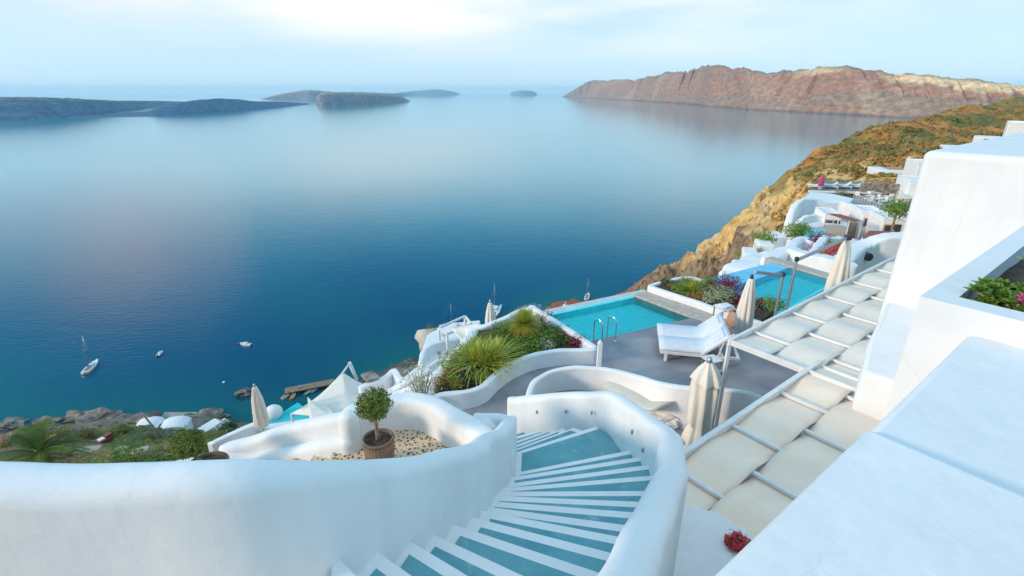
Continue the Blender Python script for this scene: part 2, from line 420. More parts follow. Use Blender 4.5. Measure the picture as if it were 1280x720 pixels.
def pebblemat():
    m = bpy.data.materials.new('pebble_mosaic'); m.use_nodes = True; t = m.node_tree; b = t.nodes['Principled BSDF']
    g = t.nodes.new('ShaderNodeNewGeometry')
    n = t.nodes.new('ShaderNodeTexNoise'); n.inputs['Scale'].default_value = 9
    va = t.nodes.new('ShaderNodeVectorMath'); va.operation = 'SCALE'; va.inputs['Scale'].default_value = 0.035
    vb = t.nodes.new('ShaderNodeVectorMath'); vb.operation = 'ADD'
    t.links.new(g.outputs['Position'], n.inputs['Vector']); t.links.new(n.outputs['Color'], va.inputs[0])
    t.links.new(g.outputs['Position'], vb.inputs[0]); t.links.new(va.outputs[0], vb.inputs[1])
    v = t.nodes.new('ShaderNodeTexVoronoi'); v.voronoi_dimensions = '2D'; v.inputs['Scale'].default_value = 16; v.inputs['Randomness'].default_value = 0.75
    t.links.new(vb.outputs[0], v.inputs['Vector'])
    r = t.nodes.new('ShaderNodeMapRange'); r.inputs[1].default_value = 0.26; r.inputs[2].default_value = 0.31; r.inputs[3].default_value = 1; r.inputs[4].default_value = 0
    t.links.new(v.outputs['Distance'], r.inputs[0])
    # stones of differing size: compare with a per-cell random value
    s2 = t.nodes.new('ShaderNodeSeparateColor'); t.links.new(v.outputs['Color'], s2.inputs[0])
    gt = t.nodes.new('ShaderNodeMapRange'); gt.inputs[1].default_value = 0; gt.inputs[2].default_value = 1; gt.inputs[3].default_value = 0.18; gt.inputs[4].default_value = 0.36
    t.links.new(s2.outputs[0], gt.inputs[0])
    lt = t.nodes.new('ShaderNodeMath'); lt.operation = 'SUBTRACT'; t.links.new(gt.outputs[0], lt.inputs[0]); t.links.new(v.outputs['Distance'], lt.inputs[1])
    cl = t.nodes.new('ShaderNodeMapRange'); cl.inputs[1].default_value = 0.0; cl.inputs[2].default_value = 0.05; t.links.new(lt.outputs[0], cl.inputs[0])
    mc = t.nodes.new('ShaderNodeMix'); mc.data_type = 'RGBA'; mc.inputs['A'].default_value = (0.10, 0.05, 0.035, 1); mc.inputs['B'].default_value = (0.24, 0.17, 0.14, 1)
    t.links.new(s2.outputs[1], mc.inputs['Factor'])
    x = t.nodes.new('ShaderNodeMix'); x.data_type = 'RGBA'; x.inputs['A'].default_value = (0.68, 0.52, 0.35, 1)
    t.links.new(mc.outputs['Result'], x.inputs['B']); t.links.new(cl.outputs[0], x.inputs['Factor']); t.links.new(x.outputs['Result'], b.inputs['Base Color'])
    bp = t.nodes.new('ShaderNodeBump'); bp.inputs['Distance'].default_value = 0.01; t.links.new(cl.outputs[0], bp.inputs['Height']); t.links.new(bp.outputs[0], b.inputs['Normal'])
    b.inputs['Roughness'].default_value = 0.8
    return m
PEBBLE = pebblemat()

def watermat(name, base, rough, bumps, shallow=None):
    m = bpy.data.materials.new(name); m.use_nodes = True; t = m.node_tree; b = t.nodes['Principled BSDF']
    b.inputs['Base Color'].default_value = (*base, 1); b.inputs['Roughness'].default_value = rough; b.inputs['IOR'].default_value = 1.33
    g = t.nodes.new('ShaderNodeNewGeometry'); prev = None
    for (scale, stretch, dist, strg) in bumps:
        mp_ = t.nodes.new('ShaderNodeMapping'); mp_.inputs['Scale'].default_value = (scale, scale * stretch, scale); mp_.inputs['Rotation'].default_value = (0, 0, R(-12))
        n = t.nodes.new('ShaderNodeTexNoise'); n.inputs['Scale'].default_value = 1; n.inputs['Detail'].default_value = 3
        t.links.new(g.outputs['Position'], mp_.inputs[0]); t.links.new(mp_.outputs[0], n.inputs['Vector'])
        bp = t.nodes.new('ShaderNodeBump'); bp.inputs['Strength'].default_value = strg; bp.inputs['Distance'].default_value = dist
        t.links.new(n.outputs['Fac'], bp.inputs['Height'])
        if prev: t.links.new(prev.outputs[0], bp.inputs['Normal'])
        prev = bp
    if prev: t.links.new(prev.outputs[0], b.inputs['Normal'])
    return m, t, b, g

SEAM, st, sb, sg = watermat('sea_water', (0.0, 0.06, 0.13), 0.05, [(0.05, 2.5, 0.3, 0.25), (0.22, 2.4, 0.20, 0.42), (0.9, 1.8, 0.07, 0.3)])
# depth colour: an attribute on the sheet says how shallow the water is; drifting patches of a slightly different blue
at = st.nodes.new('ShaderNodeAttribute'); at.attribute_name = 'shallow'
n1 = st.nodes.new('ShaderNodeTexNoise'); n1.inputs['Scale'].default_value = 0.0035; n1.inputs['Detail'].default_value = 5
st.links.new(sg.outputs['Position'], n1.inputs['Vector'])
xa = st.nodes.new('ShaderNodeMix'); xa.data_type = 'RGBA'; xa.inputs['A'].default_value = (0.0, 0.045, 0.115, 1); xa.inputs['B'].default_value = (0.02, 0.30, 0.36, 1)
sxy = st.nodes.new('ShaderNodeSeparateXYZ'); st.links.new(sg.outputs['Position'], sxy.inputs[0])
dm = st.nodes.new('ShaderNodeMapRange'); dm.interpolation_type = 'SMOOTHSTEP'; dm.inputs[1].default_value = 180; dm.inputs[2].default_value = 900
st.links.new(sxy.outputs['Y'], dm.inputs[0])        # turquoise water colour farther out, lightened to stand in for reflected sky
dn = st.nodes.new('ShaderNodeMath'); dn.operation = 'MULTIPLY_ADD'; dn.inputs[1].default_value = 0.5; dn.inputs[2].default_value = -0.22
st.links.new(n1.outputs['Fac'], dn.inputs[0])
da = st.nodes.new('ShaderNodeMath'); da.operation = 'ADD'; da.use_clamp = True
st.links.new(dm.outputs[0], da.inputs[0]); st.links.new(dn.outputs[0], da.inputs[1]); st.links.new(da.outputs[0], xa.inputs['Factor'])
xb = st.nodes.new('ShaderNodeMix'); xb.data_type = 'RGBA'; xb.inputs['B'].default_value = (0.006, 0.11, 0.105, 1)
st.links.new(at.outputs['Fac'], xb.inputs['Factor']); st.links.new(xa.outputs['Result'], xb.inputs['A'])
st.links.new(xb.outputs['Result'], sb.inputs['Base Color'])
POOLW, pt_, pb_, pg_ = watermat('pool_water', (0.02, 0.50, 0.56), 0.06, [(1.6, 1.0, 0.03, 0.35), (6, 1, 0.01, 0.2)])
n2 = pt_.nodes.new('ShaderNodeTexNoise'); n2.inputs['Scale'].default_value = 0.9
x2 = pt_.nodes.new('ShaderNodeMix'); x2.data_type = 'RGBA'; x2.inputs['A'].default_value = (0.0, 0.50, 0.57, 1); x2.inputs['B'].default_value = (0.05, 0.60, 0.64, 1)
pt_.links.new(pg_.outputs['Position'], n2.inputs['Vector']); vv = pt_.nodes.new('ShaderNodeTexVoronoi'); vv.feature = 'SMOOTH_F1'; vv.inputs['Scale'].default_value = 2.6  # voronoi caustic light painted into the pool colour
pt_.links.new(pg_.outputs['Position'], vv.inputs['Vector'])
ad = pt_.nodes.new('ShaderNodeMath'); ad.operation = 'MULTIPLY'; pt_.links.new(vv.outputs['Distance'], ad.inputs[0]); pt_.links.new(n2.outputs['Fac'], ad.inputs[1])
ad2 = pt_.nodes.new('ShaderNodeMath'); ad2.operation = 'MULTIPLY'; ad2.inputs[1].default_value = 3.2; ad2.use_clamp = True; pt_.links.new(ad.outputs[0], ad2.inputs[0])
pt_.links.new(ad2.outputs[0], x2.inputs['Factor']); pt_.links.new(x2.outputs['Result'], pb_.inputs['Base Color'])

# clear pool water: tinted transparency under a fresnel mirror, over a tiled basin
def clearwater():
    m = bpy.data.materials.new('clear_pool_water'); m.use_nodes = True; t = m.node_tree
    for n in list(t.nodes):
        if n.type == 'BSDF_PRINCIPLED': t.nodes.remove(n)
    g = t.nodes.new('ShaderNodeNewGeometry'); n1_ = t.nodes.new('ShaderNodeTexNoise'); n1_.inputs['Scale'].default_value = 2.6; n1_.inputs['Detail'].default_value = 4; n1_.inputs['Distortion'].default_value = 0.6
    bp = t.nodes.new('ShaderNodeBump'); bp.inputs['Strength'].default_value = 0.45; bp.inputs['Distance'].default_value = 0.035
    tr = t.nodes.new('ShaderNodeBsdfTransparent'); tr.inputs[0].default_value = (0.72, 0.98, 1.0, 1)
    gl = t.nodes.new('ShaderNodeBsdfGlossy'); gl.inputs['Roughness'].default_value = 0.04
    fr = t.nodes.new('ShaderNodeFresnel'); fr.inputs['IOR'].default_value = 1.33
    ms = t.nodes.new('ShaderNodeMixShader')
    t.links.new(g.outputs['Position'], n1_.inputs['Vector']); t.links.new(n1_.outputs['Fac'], bp.inputs['Height'])
    t.links.new(bp.outputs[0], gl.inputs['Normal']); t.links.new(bp.outputs[0], fr.inputs['Normal'])
    t.links.new(fr.outputs[0], ms.inputs[0]); t.links.new(tr.outputs[0], ms.inputs[1]); t.links.new(gl.outputs[0], ms.inputs[2]); t.links.new(ms.outputs[0], t.nodes['Material Output'].inputs['Surface'])
    return m
CLEARW = clearwater()
TILE = mat('pool_tile', (0.10, 0.80, 0.82), 0.4, (0.16, 0.86, 0.87), 3, coord='World')
def tilelines():
    t = TILE.node_tree; b = t.nodes['Principled BSDF']; src = b.inputs['Base Color'].links[0].from_socket
    g = t.nodes.new('ShaderNodeNewGeometry'); mp_ = t.nodes.new('ShaderNodeMapping'); mp_.inputs['Rotation'].default_value = (0, 0, R(-30)); br = t.nodes.new('ShaderNodeTexBrick')
    br.offset = 0; br.inputs['Scale'].default_value = 1; br.inputs['Brick Width'].default_value = 0.30; br.inputs['Row Height'].default_value = 0.30; br.inputs['Mortar Size'].default_value = 0.012
    x = t.nodes.new('ShaderNodeMix'); x.data_type = 'RGBA'; x.inputs['B'].default_value = (0.05, 0.60, 0.66, 1); sc_ = t.nodes.new('ShaderNodeMath'); sc_.operation = 'MULTIPLY'; sc_.inputs[1].default_value = 0.7
    t.links.new(g.outputs['Position'], mp_.inputs[0]); t.links.new(mp_.outputs[0], br.inputs['Vector']); t.links.new(br.outputs['Fac'], sc_.inputs[0]); t.links.new(sc_.outputs[0], x.inputs['Factor'])
    t.links.new(src, x.inputs['A']); t.links.new(x.outputs['Result'], b.inputs['Base Color'])
tilelines()

def vcolmat(name, rough=0.95, nscale=0.5, amp=0.35, bump=0.6, bscale=0.6, bdist=0.5, zs=1.0):
    m = bpy.data.materials.new(name); m.use_nodes = True; t = m.node_tree; b = t.nodes['Principled BSDF']; b.inputs['Roughness'].default_value = rough
    a = t.nodes.new('ShaderNodeAttribute'); a.attribute_name = 'rock'
    g = t.nodes.new('ShaderNodeNewGeometry')
    n = t.nodes.new('ShaderNodeTexNoise'); n.inputs['Scale'].default_value = nscale; n.inputs['Detail'].default_value = 10; n.inputs['Roughness'].default_value = 0.65
    mpz = t.nodes.new('ShaderNodeMapping'); mpz.inputs['Scale'].default_value = (1, 1, zs)
    t.links.new(g.outputs['Position'], mpz.inputs[0]); t.links.new(mpz.outputs[0], n.inputs['Vector'])
    r = t.nodes.new('ShaderNodeMapRange'); r.inputs[1].default_value = 0.3; r.inputs[2].default_value = 0.7; r.inputs[3].default_value = 1 - amp; r.inputs[4].default_value = 1 + amp
    t.links.new(n.outputs['Fac'], r.inputs[0])
    v = t.nodes.new('ShaderNodeVectorMath'); v.operation = 'SCALE'; t.links.new(a.outputs['Color'], v.inputs[0]); t.links.new(r.outputs[0], v.inputs['Scale'])
    t.links.new(v.outputs[0], b.inputs['Base Color'])
    n2_ = t.nodes.new('ShaderNodeTexNoise'); n2_.inputs['Scale'].default_value = bscale; n2_.inputs['Detail'].default_value = 8
    t.links.new(g.outputs['Position'], n2_.inputs['Vector'])
    bp = t.nodes.new('ShaderNodeBump'); bp.inputs['Strength'].default_value = bump; bp.inputs['Distance'].default_value = bdist
    t.links.new(n2_.outputs['Fac'], bp.inputs['Height']); t.links.new(bp.outputs[0], b.inputs['Normal'])
    return m
GROUND = vcolmat('hillside_ground', nscale=0.35, amp=0.5, bscale=0.8, bdist=0.6)
CLIFF = vcolmat('cliff_rock', nscale=0.02, amp=0.45, bump=1.0, bscale=0.035, bdist=16, zs=2.5)
SCARP = vcolmat('scarp_rock', nscale=0.5, amp=0.45, bump=0.9, bscale=1.2, bdist=0.6)

def set_cols(o, cols):
    ca = o.data.color_attributes.new('rock', 'FLOAT_COLOR', 'POINT')
    ca.data.foreach_set('color', np.array([(*c, 1) for c in cols], dtype=np.float32).ravel())

# ------------------------------------------------------------------ hillside (heightfield through surveyed points)
def lerp(a, b, t): return a + (b - a) * t
def smooth01(t): t = max(0.0, min(1.0, t)); return t * t * (3 - 2 * t)
ctrl = [(0,0,-6),(-4,1,-6.5),(-3,6,-9),(0,8,-9.5),(3,6,-9.5),(5,12,-10.5),(3,18,-12),(10,20,-11.5),(15,22,-12),(-1,16,-13.5),(8,4,-8.5),(14,8,-8.5),(20,15,-9),
        (-8,5,-10.5),(-8,12,-15),(-20,10,-15),(-20,22,-18.5),(-40,20,-24),(-12,30,-24),(-40,45,-40),(0,-25,4),(25,-15,6),(60,0,8),(-40,-25,0),(-80,-10,-20),(-120,40,-70),
        (-200,60,-106),(-150,110,-95),(-190,152,-107),(-184,160,-112),(-112,150,-107.5),(-108,160,-112),(-69,150,-106),(-66,164,-112),
        (-60,100,-75),(-20,100,-72),(-5,60,-42),(8,40,-26),(0,235,-113),(5,170,-95),(43,275,-113),(45,235,-104),(120,360,-122),(115,415,-124),(60,400,-124),(-100,260,-116),(-300,200,-118),(-300,100,-116),(-420,0,-118),(0,500,-125),(300,700,-125),
        (30,30,-13.5),(22,38,-15.5),(60,60,-11),(100,60,-2),(200,100,-6),(330,150,-10),(60,320,-122),(800,300,-60),(-100,800,-140),(300,880,-140),(100,560,-135),(500,800,-120),(120,-20,6),(400,0,0),(600,200,-8),(800,500,-90),(80,340,-124),(0,300,-122),(160,420,-124),(-14,205,-107),(-47,184,-108),(-12,220,-113)]
def cp(x, y, t): r = ray(x, y) * t; return (r.x, r.y, r.z)
sil = [(740,386,280),(770,370,200),(800,352,175),(835,337,165),(870,326,160),(890,309,158),(905,294,152),(922,277,148),(940,263,145),(958,240,145),(975,222,150),(1000,206,165),(1035,196,190),(1062,187,215),(1110,174,270),(1150,163,310),(1190,153,350),(1235,138,420),(1280,126,450)]
ctrl += [cp(*s) for s in sil]
# behind each silhouette point the ground falls away to the sea
for (x, y, t) in sil[1:]:
    r = ray(x, y); p = r * (t * 1.22); ctrl.append((p.x, p.y, p.z - t * 0.16))
    p = r * (t * 1.6); ctrl.append((p.x, p.y, max(-118, p.z - t * 0.45)))
ctrl += [cp(1000,300,62),(cp(960,322,60)),cp(940,318,72),cp(900,338,90),cp(985,262,105),cp(960,285,105),cp(1045,222,105),cp(1030,232,92),cp(1100,205,140),cp(1180,185,170),cp(1250,175,190),cp(1280,146,300),cp(1265,135,380),cp(1240,150,300),cp(1215,160,250),cp(1190,168,240),cp(1275,170,240),cp(1165,172,220),cp(1120,185,190),cp(1075,195,160),cp(1350,150,330),cp(1350,142,450),cp(1080,230,95),cp(1150,235,85),
         cp(1040,255,78),cp(1100,262,70),cp(1060,285,58),cp(1120,300,45),cp(860,348,120),cp(820,362,140),cp(780,374,180),cp(745,384,200),cp(700,400,190),cp(715,394,225),cp(745,384,165),cp(690,410,150),cp(1330,150,400),cp(1300,140,380)]
cpts = np.array(ctrl, dtype=float)
def tps_fit(P, lam=1e-3):
    n = len(P); S = 100.0; xy = P[:, :2] / S
    d = np.linalg.norm(xy[:, None] - xy[None], axis=2)
    K = np.where(d > 0, d**2 * np.log(d + 1e-12), 0) + lam * np.eye(n)
    Q = np.hstack([np.ones((n, 1)), xy]); A = np.zeros((n+3, n+3)); A[:n, :n] = K; A[:n, n:] = Q; A[n:, :n] = Q.T
    return np.linalg.solve(A, np.concatenate([P[:, 2], np.zeros(3)])), xy, S
_tw, _txy, _S = tps_fit(cpts)
def tps(X, Y):
    q = np.stack([np.ravel(X), np.ravel(Y)], 1) / _S; out = np.empty(len(q))
    for i in range(0, len(q), 20000):
        c = q[i:i+20000]; d = np.linalg.norm(c[:, None] - _txy[None], axis=2)
        out[i:i+20000] = np.where(d > 0, d**2 * np.log(d + 1e-12), 0) @ _tw[:-3] + _tw[-3] + c @ _tw[-2:]
    return out
def stretch(n, lo, hi, p=2.0):
    u = np.linspace(-1, 1, n); s = np.sign(u) * np.abs(u)**p
    return np.where(s < 0, -lo * s, hi * s)
gx = np.unique(np.concatenate([stretch(330, -430, 900, 1.9)])); gy = np.unique(np.concatenate([stretch(190, -90, 80, 1.4), np.linspace(0, 1, 230)**1.8 * 900]))
GX, GY = np.meshgrid(gx, gy)
GZ = tps(GX, GY).reshape(GX.shape)
def ground_z(x, y):
    return float(tps(np.array([x]), np.array([y]))[0])
def build_ground():
    ny, nx = GX.shape; vs = []; cols = []
    for j in range(ny):
        for i in range(nx):
            x, y, z = GX[j, i], GY[j, i], GZ[j, i]
            d = math.hypot(x, y); k = smooth01((d - 32) / 60)
            p = Vector((x, y, 0))
            rg = 1 - abs(noise.fractal(p * 0.045, 1.0, 2.0, 5)) * 1.6
            n_ = noise.fractal(p * 0.02 + Vector((5, 5, 5)), 0.9, 2.1, 6)
            n3 = noise.fractal(p * 0.16 + Vector((0, 9, 0)), 0.8, 2.1, 4)
            z2 = z + k * (n_ * 3.4 + (rg - 0.5) * 2.6 + n3 * 1.2) * min(1.0, d / 120)
            if z2 > -109 and d > 60:      # rock ledges
                led = 5.0; f = z2 / led; fl = math.floor(f); fr = f - fl
                z2 = lerp(z2, (fl + smooth01((fr - 0.25) / 0.5)) * led, 0.45 * k)
            z2 -= 4.5 * math.exp(-((x - 72) / 42)**2 - ((y - 74) / 20)**2)      # benches cut for the village
            z2 = min(z2, 40)
            vs.append((x, y, z2))
            # ---- soil and rock colours by place
            az = x / max(1.0, y) if y > 1 else 9
            m1 = noise.fractal(p * 0.05 + Vector((1, 7, 3)), 1, 2, 4)
            m2 = noise.fractal(p * 0.14 + Vector((8, 2, 3)), 1, 2, 4)
            ochre = Vector((0.46, 0.20, 0.045)); olive = Vector((0.15, 0.15, 0.035)); yel = Vector((0.62, 0.40, 0.17)); red = Vector((0.30, 0.085, 0.035)); grey = Vector((0.20, 0.165, 0.13)); green = Vector((0.09, 0.115, 0.03)); brown = Vector((0.28, 0.16, 0.08))
            if x < -5 or y < 40:
                c = green.lerp(brown, smooth01(0.5 + m1 * 1.3))
                c = c.lerp(grey, smooth01((-z2 - 97 + m2 * 10) / 7))
            else:
                c = brown.lerp(red, smooth01(0.6 + m1)) if z2 < -40 else brown.copy()
                c = c.lerp(red, smooth01((-z2 - 42) / 10))
                t_up = smooth01((z2 + 36 + m1 * 6) / 10)
                up = ochre.lerp(olive, smooth01(0.35 + m1 * 1.6 + m2 * 0.5 + (0.35 if z2 > -10 and d > 230 else 0)))
                c = c.lerp(up, t_up)
                # the bare yellow scarp on the seaward nose of the spur
                q = math.exp(-((x - 58) / 17)**2 - ((y - 108) / 40)**2) * 1.8
                c = c.lerp(yel.lerp(Vector((0.72, 0.42, 0.12)), smooth01(0.5 + m2)), smooth01(q * (1.0 + m2 * 0.8)))
            w_ = smooth01((-z2 - 107.5) / 2.0)
            c = c.lerp(Vector((0.05, 0.045, 0.04)), w_ * 0.8)
            cols.append(c)
    fs = [(j*nx+i, j*nx+i+1, (j+1)*nx+i+1, (j+1)*nx+i) for j in range(ny-1) for i in range(nx-1)]
    mb = MB(); mb.v = vs; mb.f = fs; mb.sm = [True] * len(fs)
    o = mb.build('hillside', GROUND, fix=False); set_cols(o, cols)
    return tag(o, 'steep hillside falling to the sea, ochre scrub on the right spur', None, None, 'structure')
hill = build_ground()
from mathutils.bvhtree import BVHTree
_bvh = BVHTree.FromPolygons([v.co for v in hill.data.vertices], [p.vertices for p in hill.data.polygons])
def drop(x, y):
    h = _bvh.ray_cast(Vector((x, y, 200)), Vector((0, 0, -1)))
    return h[0].z if h[0] else 0.0
def hit(px, py):
    h = _bvh.ray_cast(Vector((0, 0, 0)), ray(px, py).normalized())
    return h[0]

def build_scarp():
    nx, ny = 190, 230; x0, x1, y0, y1 = 22, 118, 66, 182; vs = []; cols = []
    X, Y = np.meshgrid(np.linspace(x0, x1, nx), np.linspace(y0, y1, ny))
    for j in range(ny):
        for i in range(nx):
            x, y = float(X[j, i]), float(Y[j, i]); z = drop(x, y)
            e = smooth01(min(x-x0, x1-x, y-y0, y1-y) / 8)
            q = math.exp(-((x - 60) / 22)**2 - ((y - 112) / 34)**2) * 1.7 + math.exp(-((x - 40) / 14)**2 - ((y - 118) / 26)**2) * 1.1
            p = Vector((x, y, z))
            n1 = noise.fractal(p * 0.10, 0.9, 2.1, 5); r1 = 1 - abs(noise.fractal(p * 0.14 + Vector((4, 1, 2)), 0.8, 2.2, 5)) * 2.2
            cell = noise.voronoi(p * 0.28)[0][0]
            m = smooth01((q * (1 + n1 * 0.9) - 0.35) / 0.5) * e * smooth01((0.56 + n1 * 0.06 - x / y) / 0.05) * smooth01((-21.5 + n1 * 2 - z) / 2.5)
            h = m * (0.9 + 2.2 * r1 + 1.6 * n1 - 1.6 * (0.5 - cell)) - (1 - m) * 1.6
            vs.append((x - m * 0.5 * n1 * 3, y, z + h))
            yel = Vector((0.60, 0.44, 0.25)); org = Vector((0.66, 0.42, 0.15)); brn = Vector((0.26, 0.18, 0.11)); gry = Vector((0.42, 0.33, 0.24))
            c = yel.lerp(org, smooth01(0.5 + n1 * 1.5)).lerp(gry, smooth01(0.25 - r1) * 0.7)
            c = c.lerp(brn, smooth01((48 - x + n1 * 8) / 8)).lerp(brn, smooth01((0.22 - cell) / 0.15) * 0.5)
            cols.append(c)
    mb = MB(); mb.v = vs; mb.f = [(j*nx+i, j*nx+i+1, (j+1)*nx+i+1, (j+1)*nx+i) for j in range(ny-1) for i in range(nx-1)]; mb.sm = [False] * len(mb.f)
    o = mb.build('rocky_scarp', SCARP, fix=False); set_cols(o, cols)
    tag(o, 'bare yellow rock scarp on the seaward nose of the spur', None, None, 'structure')
build_scarp()

# ------------------------------------------------------------------ sea
def build_sea():
    def ax(lo, hi):
        inner = list(np.linspace(-450, 520, 98)); out = []
        v = inner[0]; s = 20
        while v > lo: v -= s; s *= 1.35; out.append(v)
        v = inner[-1]; s = 20; o2 = []
        while v < hi: v += s; s *= 1.35; o2.append(v)
        return sorted(out) + inner + o2
    xs = ax(-38000, 38000); ys = [y for y in ax(-6000, 38000)]
    X, Y = np.meshgrid(np.array(xs), np.array(ys)); Z = tps(np.clip(X, -420, 880), np.clip(Y, -80, 880)).reshape(X.shape)
    near = (np.abs(X) < 430) & (Y < 500) & (Y > -60)
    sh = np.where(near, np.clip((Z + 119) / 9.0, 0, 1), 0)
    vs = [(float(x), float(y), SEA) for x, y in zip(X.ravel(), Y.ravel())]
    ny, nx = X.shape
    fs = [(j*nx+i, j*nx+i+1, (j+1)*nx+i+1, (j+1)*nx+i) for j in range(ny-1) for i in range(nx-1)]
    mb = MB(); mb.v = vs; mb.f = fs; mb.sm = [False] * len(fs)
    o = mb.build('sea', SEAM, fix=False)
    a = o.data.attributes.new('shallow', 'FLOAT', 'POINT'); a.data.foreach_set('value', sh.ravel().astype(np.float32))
    tag(o, 'calm deep blue sea of the bay', None, None, 'structure')
build_sea()

# ------------------------------------------------------------------ far cliffs and islands
def island(name, prof, label, depth=0.14, colf=None, seed=0, n_s=200, n_c=34, gully=1.0, step=3):
    """prof: (px, y of the crest, y of the waterline); real distances come from the waterline on the sea"""
    vs = []; cols = []; P = spline(prof, max(2, n_s // (len(prof)-1)))
    for i, (px, yt, yb) in enumerate(P):
        r = ray(px, yb); s0 = r * (SEA / r.z)
        dist = s0.length; dirh = Vector((r.x, r.y, 0)).normalized()
        wd = dist * depth
        crest_d = (Vector((s0.x, s0.y, 0)) + dirh * wd * 0.55)
        rt = ray(px, yt); ztop = rt.z / math.hypot(rt.x, rt.y) * crest_d.length
        H = max(1.0, ztop - SEA)
        for j in range(n_c + 1):
            u = j / n_c
            q = Vector((s0.x, s0.y, 0)) + dirh * (wd * u - wd * 0.02)
            if u < 0.55:
                t = u / 0.55; h = H * (t ** 0.62 * 0.55 + smooth01(t) * 0.45)
            else:
                h = H * (1 - smooth01((u - 0.55) / 0.45)) 
            p3 = Vector((q.x, q.y, 0)) / (H * 3.0) + Vector((seed, 0, 0))
            g = noise.fractal(p3 * 2.2, 0.9, 2.1, 6)
            rdg = 1 - abs(noise.fractal(p3 * 1.6 + Vector((3, 3, 3)), 0.9, 2.2, 5)) * 2
            env = math.sin(math.pi * min(1, u / 0.98)) ** 0.5 if 0 < u < 1 else 0
            h2 = h + gully * H * env * (0.11 * g + 0.08 * (rdg - 0.4) + 0.05 * noise.fractal(p3 * 9, 0.8, 2.1, 4)) * (0.6 if 0.45 < u < 0.62 else 1)
            z = SEA + max(h2, 0 if 0 < j < n_c else 0) - (6 if j in (0, n_c) else 0)
            push = -dirh * (gully * H * 0.20 * env * (rdg - 0.5)) if u < 0.5 else Vector((0, 0, 0))
            vs.append((q.x + push.x, q.y + push.y, z))
            cols.append(colf(px, (z - SEA) / H, z - SEA, q, g))
    m = n_c + 1; n = len(P)
    fs = [(i*m+j, i*m+j+1, (i+1)*m+j+1, (i+1)*m+j) for i in range(n-1) for j in range(m-1)]
    mb = MB(); mb.v = vs; mb.f = fs; mb.sm = [True] * len(fs)
    o = mb.build(name, CLIFF, fix=False); set_cols(o, cols)
    return tag(o, label, None, None, 'structure')
def therasia(px, rel, h, q, g):
    k = h * 0.055 + g * 1.1 + noise.noise(q * 0.0016) * 2.2
    band = noise.noise(Vector((k, 0.5, 3.1))) + 0.5 * noise.noise(Vector((k * 2.7, 1.5, 0)))
    base = Vector((0.34, 0.21, 0.145)); red = Vector((0.42, 0.17, 0.10)); mauve = Vector((0.25, 0.17, 0.14)); tan = Vector((0.48, 0.34, 0.22))
    c = base.lerp(red, smooth01(band * 2.0)).lerp(mauve, smooth01(-band * 2.2))
    c = c.lerp(tan, smooth01(g * 1.6) * 0.5)
    sel = max(0, 1 - abs(px - 1015) / 40) * 0.9 + smooth01((px - 1075) / 40)
    c = c.lerp(Vector((0.72, 0.52, 0.30)), smooth01((rel - (0.80 - 0.1 * (px > 1180)) + g * 0.10) / 0.07) * min(1, sel))
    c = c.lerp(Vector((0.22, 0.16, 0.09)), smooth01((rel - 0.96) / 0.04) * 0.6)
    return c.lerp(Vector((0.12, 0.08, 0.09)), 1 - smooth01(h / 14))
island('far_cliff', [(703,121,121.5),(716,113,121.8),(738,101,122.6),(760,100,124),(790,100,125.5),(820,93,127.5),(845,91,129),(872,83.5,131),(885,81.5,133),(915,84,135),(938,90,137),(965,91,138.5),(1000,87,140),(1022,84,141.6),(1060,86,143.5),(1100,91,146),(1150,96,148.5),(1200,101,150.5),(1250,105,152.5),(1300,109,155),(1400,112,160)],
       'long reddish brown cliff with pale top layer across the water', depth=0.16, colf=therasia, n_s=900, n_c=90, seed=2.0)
def lava(px, rel, h, q, g):  # distant blue haze blended into the rock colour
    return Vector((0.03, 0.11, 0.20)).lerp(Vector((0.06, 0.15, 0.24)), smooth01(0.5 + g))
def far_hazed(px, rel, h, q, g):  # blue air tint painted into the headland's own grey
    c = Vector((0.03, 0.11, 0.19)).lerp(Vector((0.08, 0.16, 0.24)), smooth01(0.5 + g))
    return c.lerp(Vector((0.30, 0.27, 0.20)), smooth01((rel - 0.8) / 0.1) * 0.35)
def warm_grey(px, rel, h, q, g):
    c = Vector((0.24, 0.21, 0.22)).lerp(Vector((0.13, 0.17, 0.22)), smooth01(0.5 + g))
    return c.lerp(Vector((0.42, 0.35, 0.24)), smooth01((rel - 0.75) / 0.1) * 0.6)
island('far_headland', [(-160,119,150),(-60,119,151),(0,121,150),(60,121.5,148),(100,123,145),(150,125.5,139),(200,126,133),(230,127,129)], 'low blue headland on the far left horizon', 0.22, far_hazed, 4.0, 120, 24, 0.6)
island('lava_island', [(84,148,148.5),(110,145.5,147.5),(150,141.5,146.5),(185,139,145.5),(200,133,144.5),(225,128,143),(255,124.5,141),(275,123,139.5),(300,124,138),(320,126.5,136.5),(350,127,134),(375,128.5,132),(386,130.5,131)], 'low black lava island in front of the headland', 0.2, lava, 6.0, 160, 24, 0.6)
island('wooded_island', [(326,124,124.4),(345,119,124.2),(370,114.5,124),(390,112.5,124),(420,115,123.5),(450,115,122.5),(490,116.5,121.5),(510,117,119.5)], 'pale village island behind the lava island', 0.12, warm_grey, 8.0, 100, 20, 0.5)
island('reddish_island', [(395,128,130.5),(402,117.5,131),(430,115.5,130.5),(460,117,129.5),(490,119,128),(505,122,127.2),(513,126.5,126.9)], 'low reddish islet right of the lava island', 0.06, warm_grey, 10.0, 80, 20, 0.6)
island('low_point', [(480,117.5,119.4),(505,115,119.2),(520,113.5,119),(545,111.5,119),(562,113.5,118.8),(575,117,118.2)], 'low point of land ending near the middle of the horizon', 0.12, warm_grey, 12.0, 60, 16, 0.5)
island('small_islet', [(637,118,118.3),(641,114.5,118.6),(652,113,118.7),(666,114,118.6),(672,118,118.3)], 'tiny islet alone on the horizon', 0.05, warm_grey, 14.0, 40, 14, 0.5)

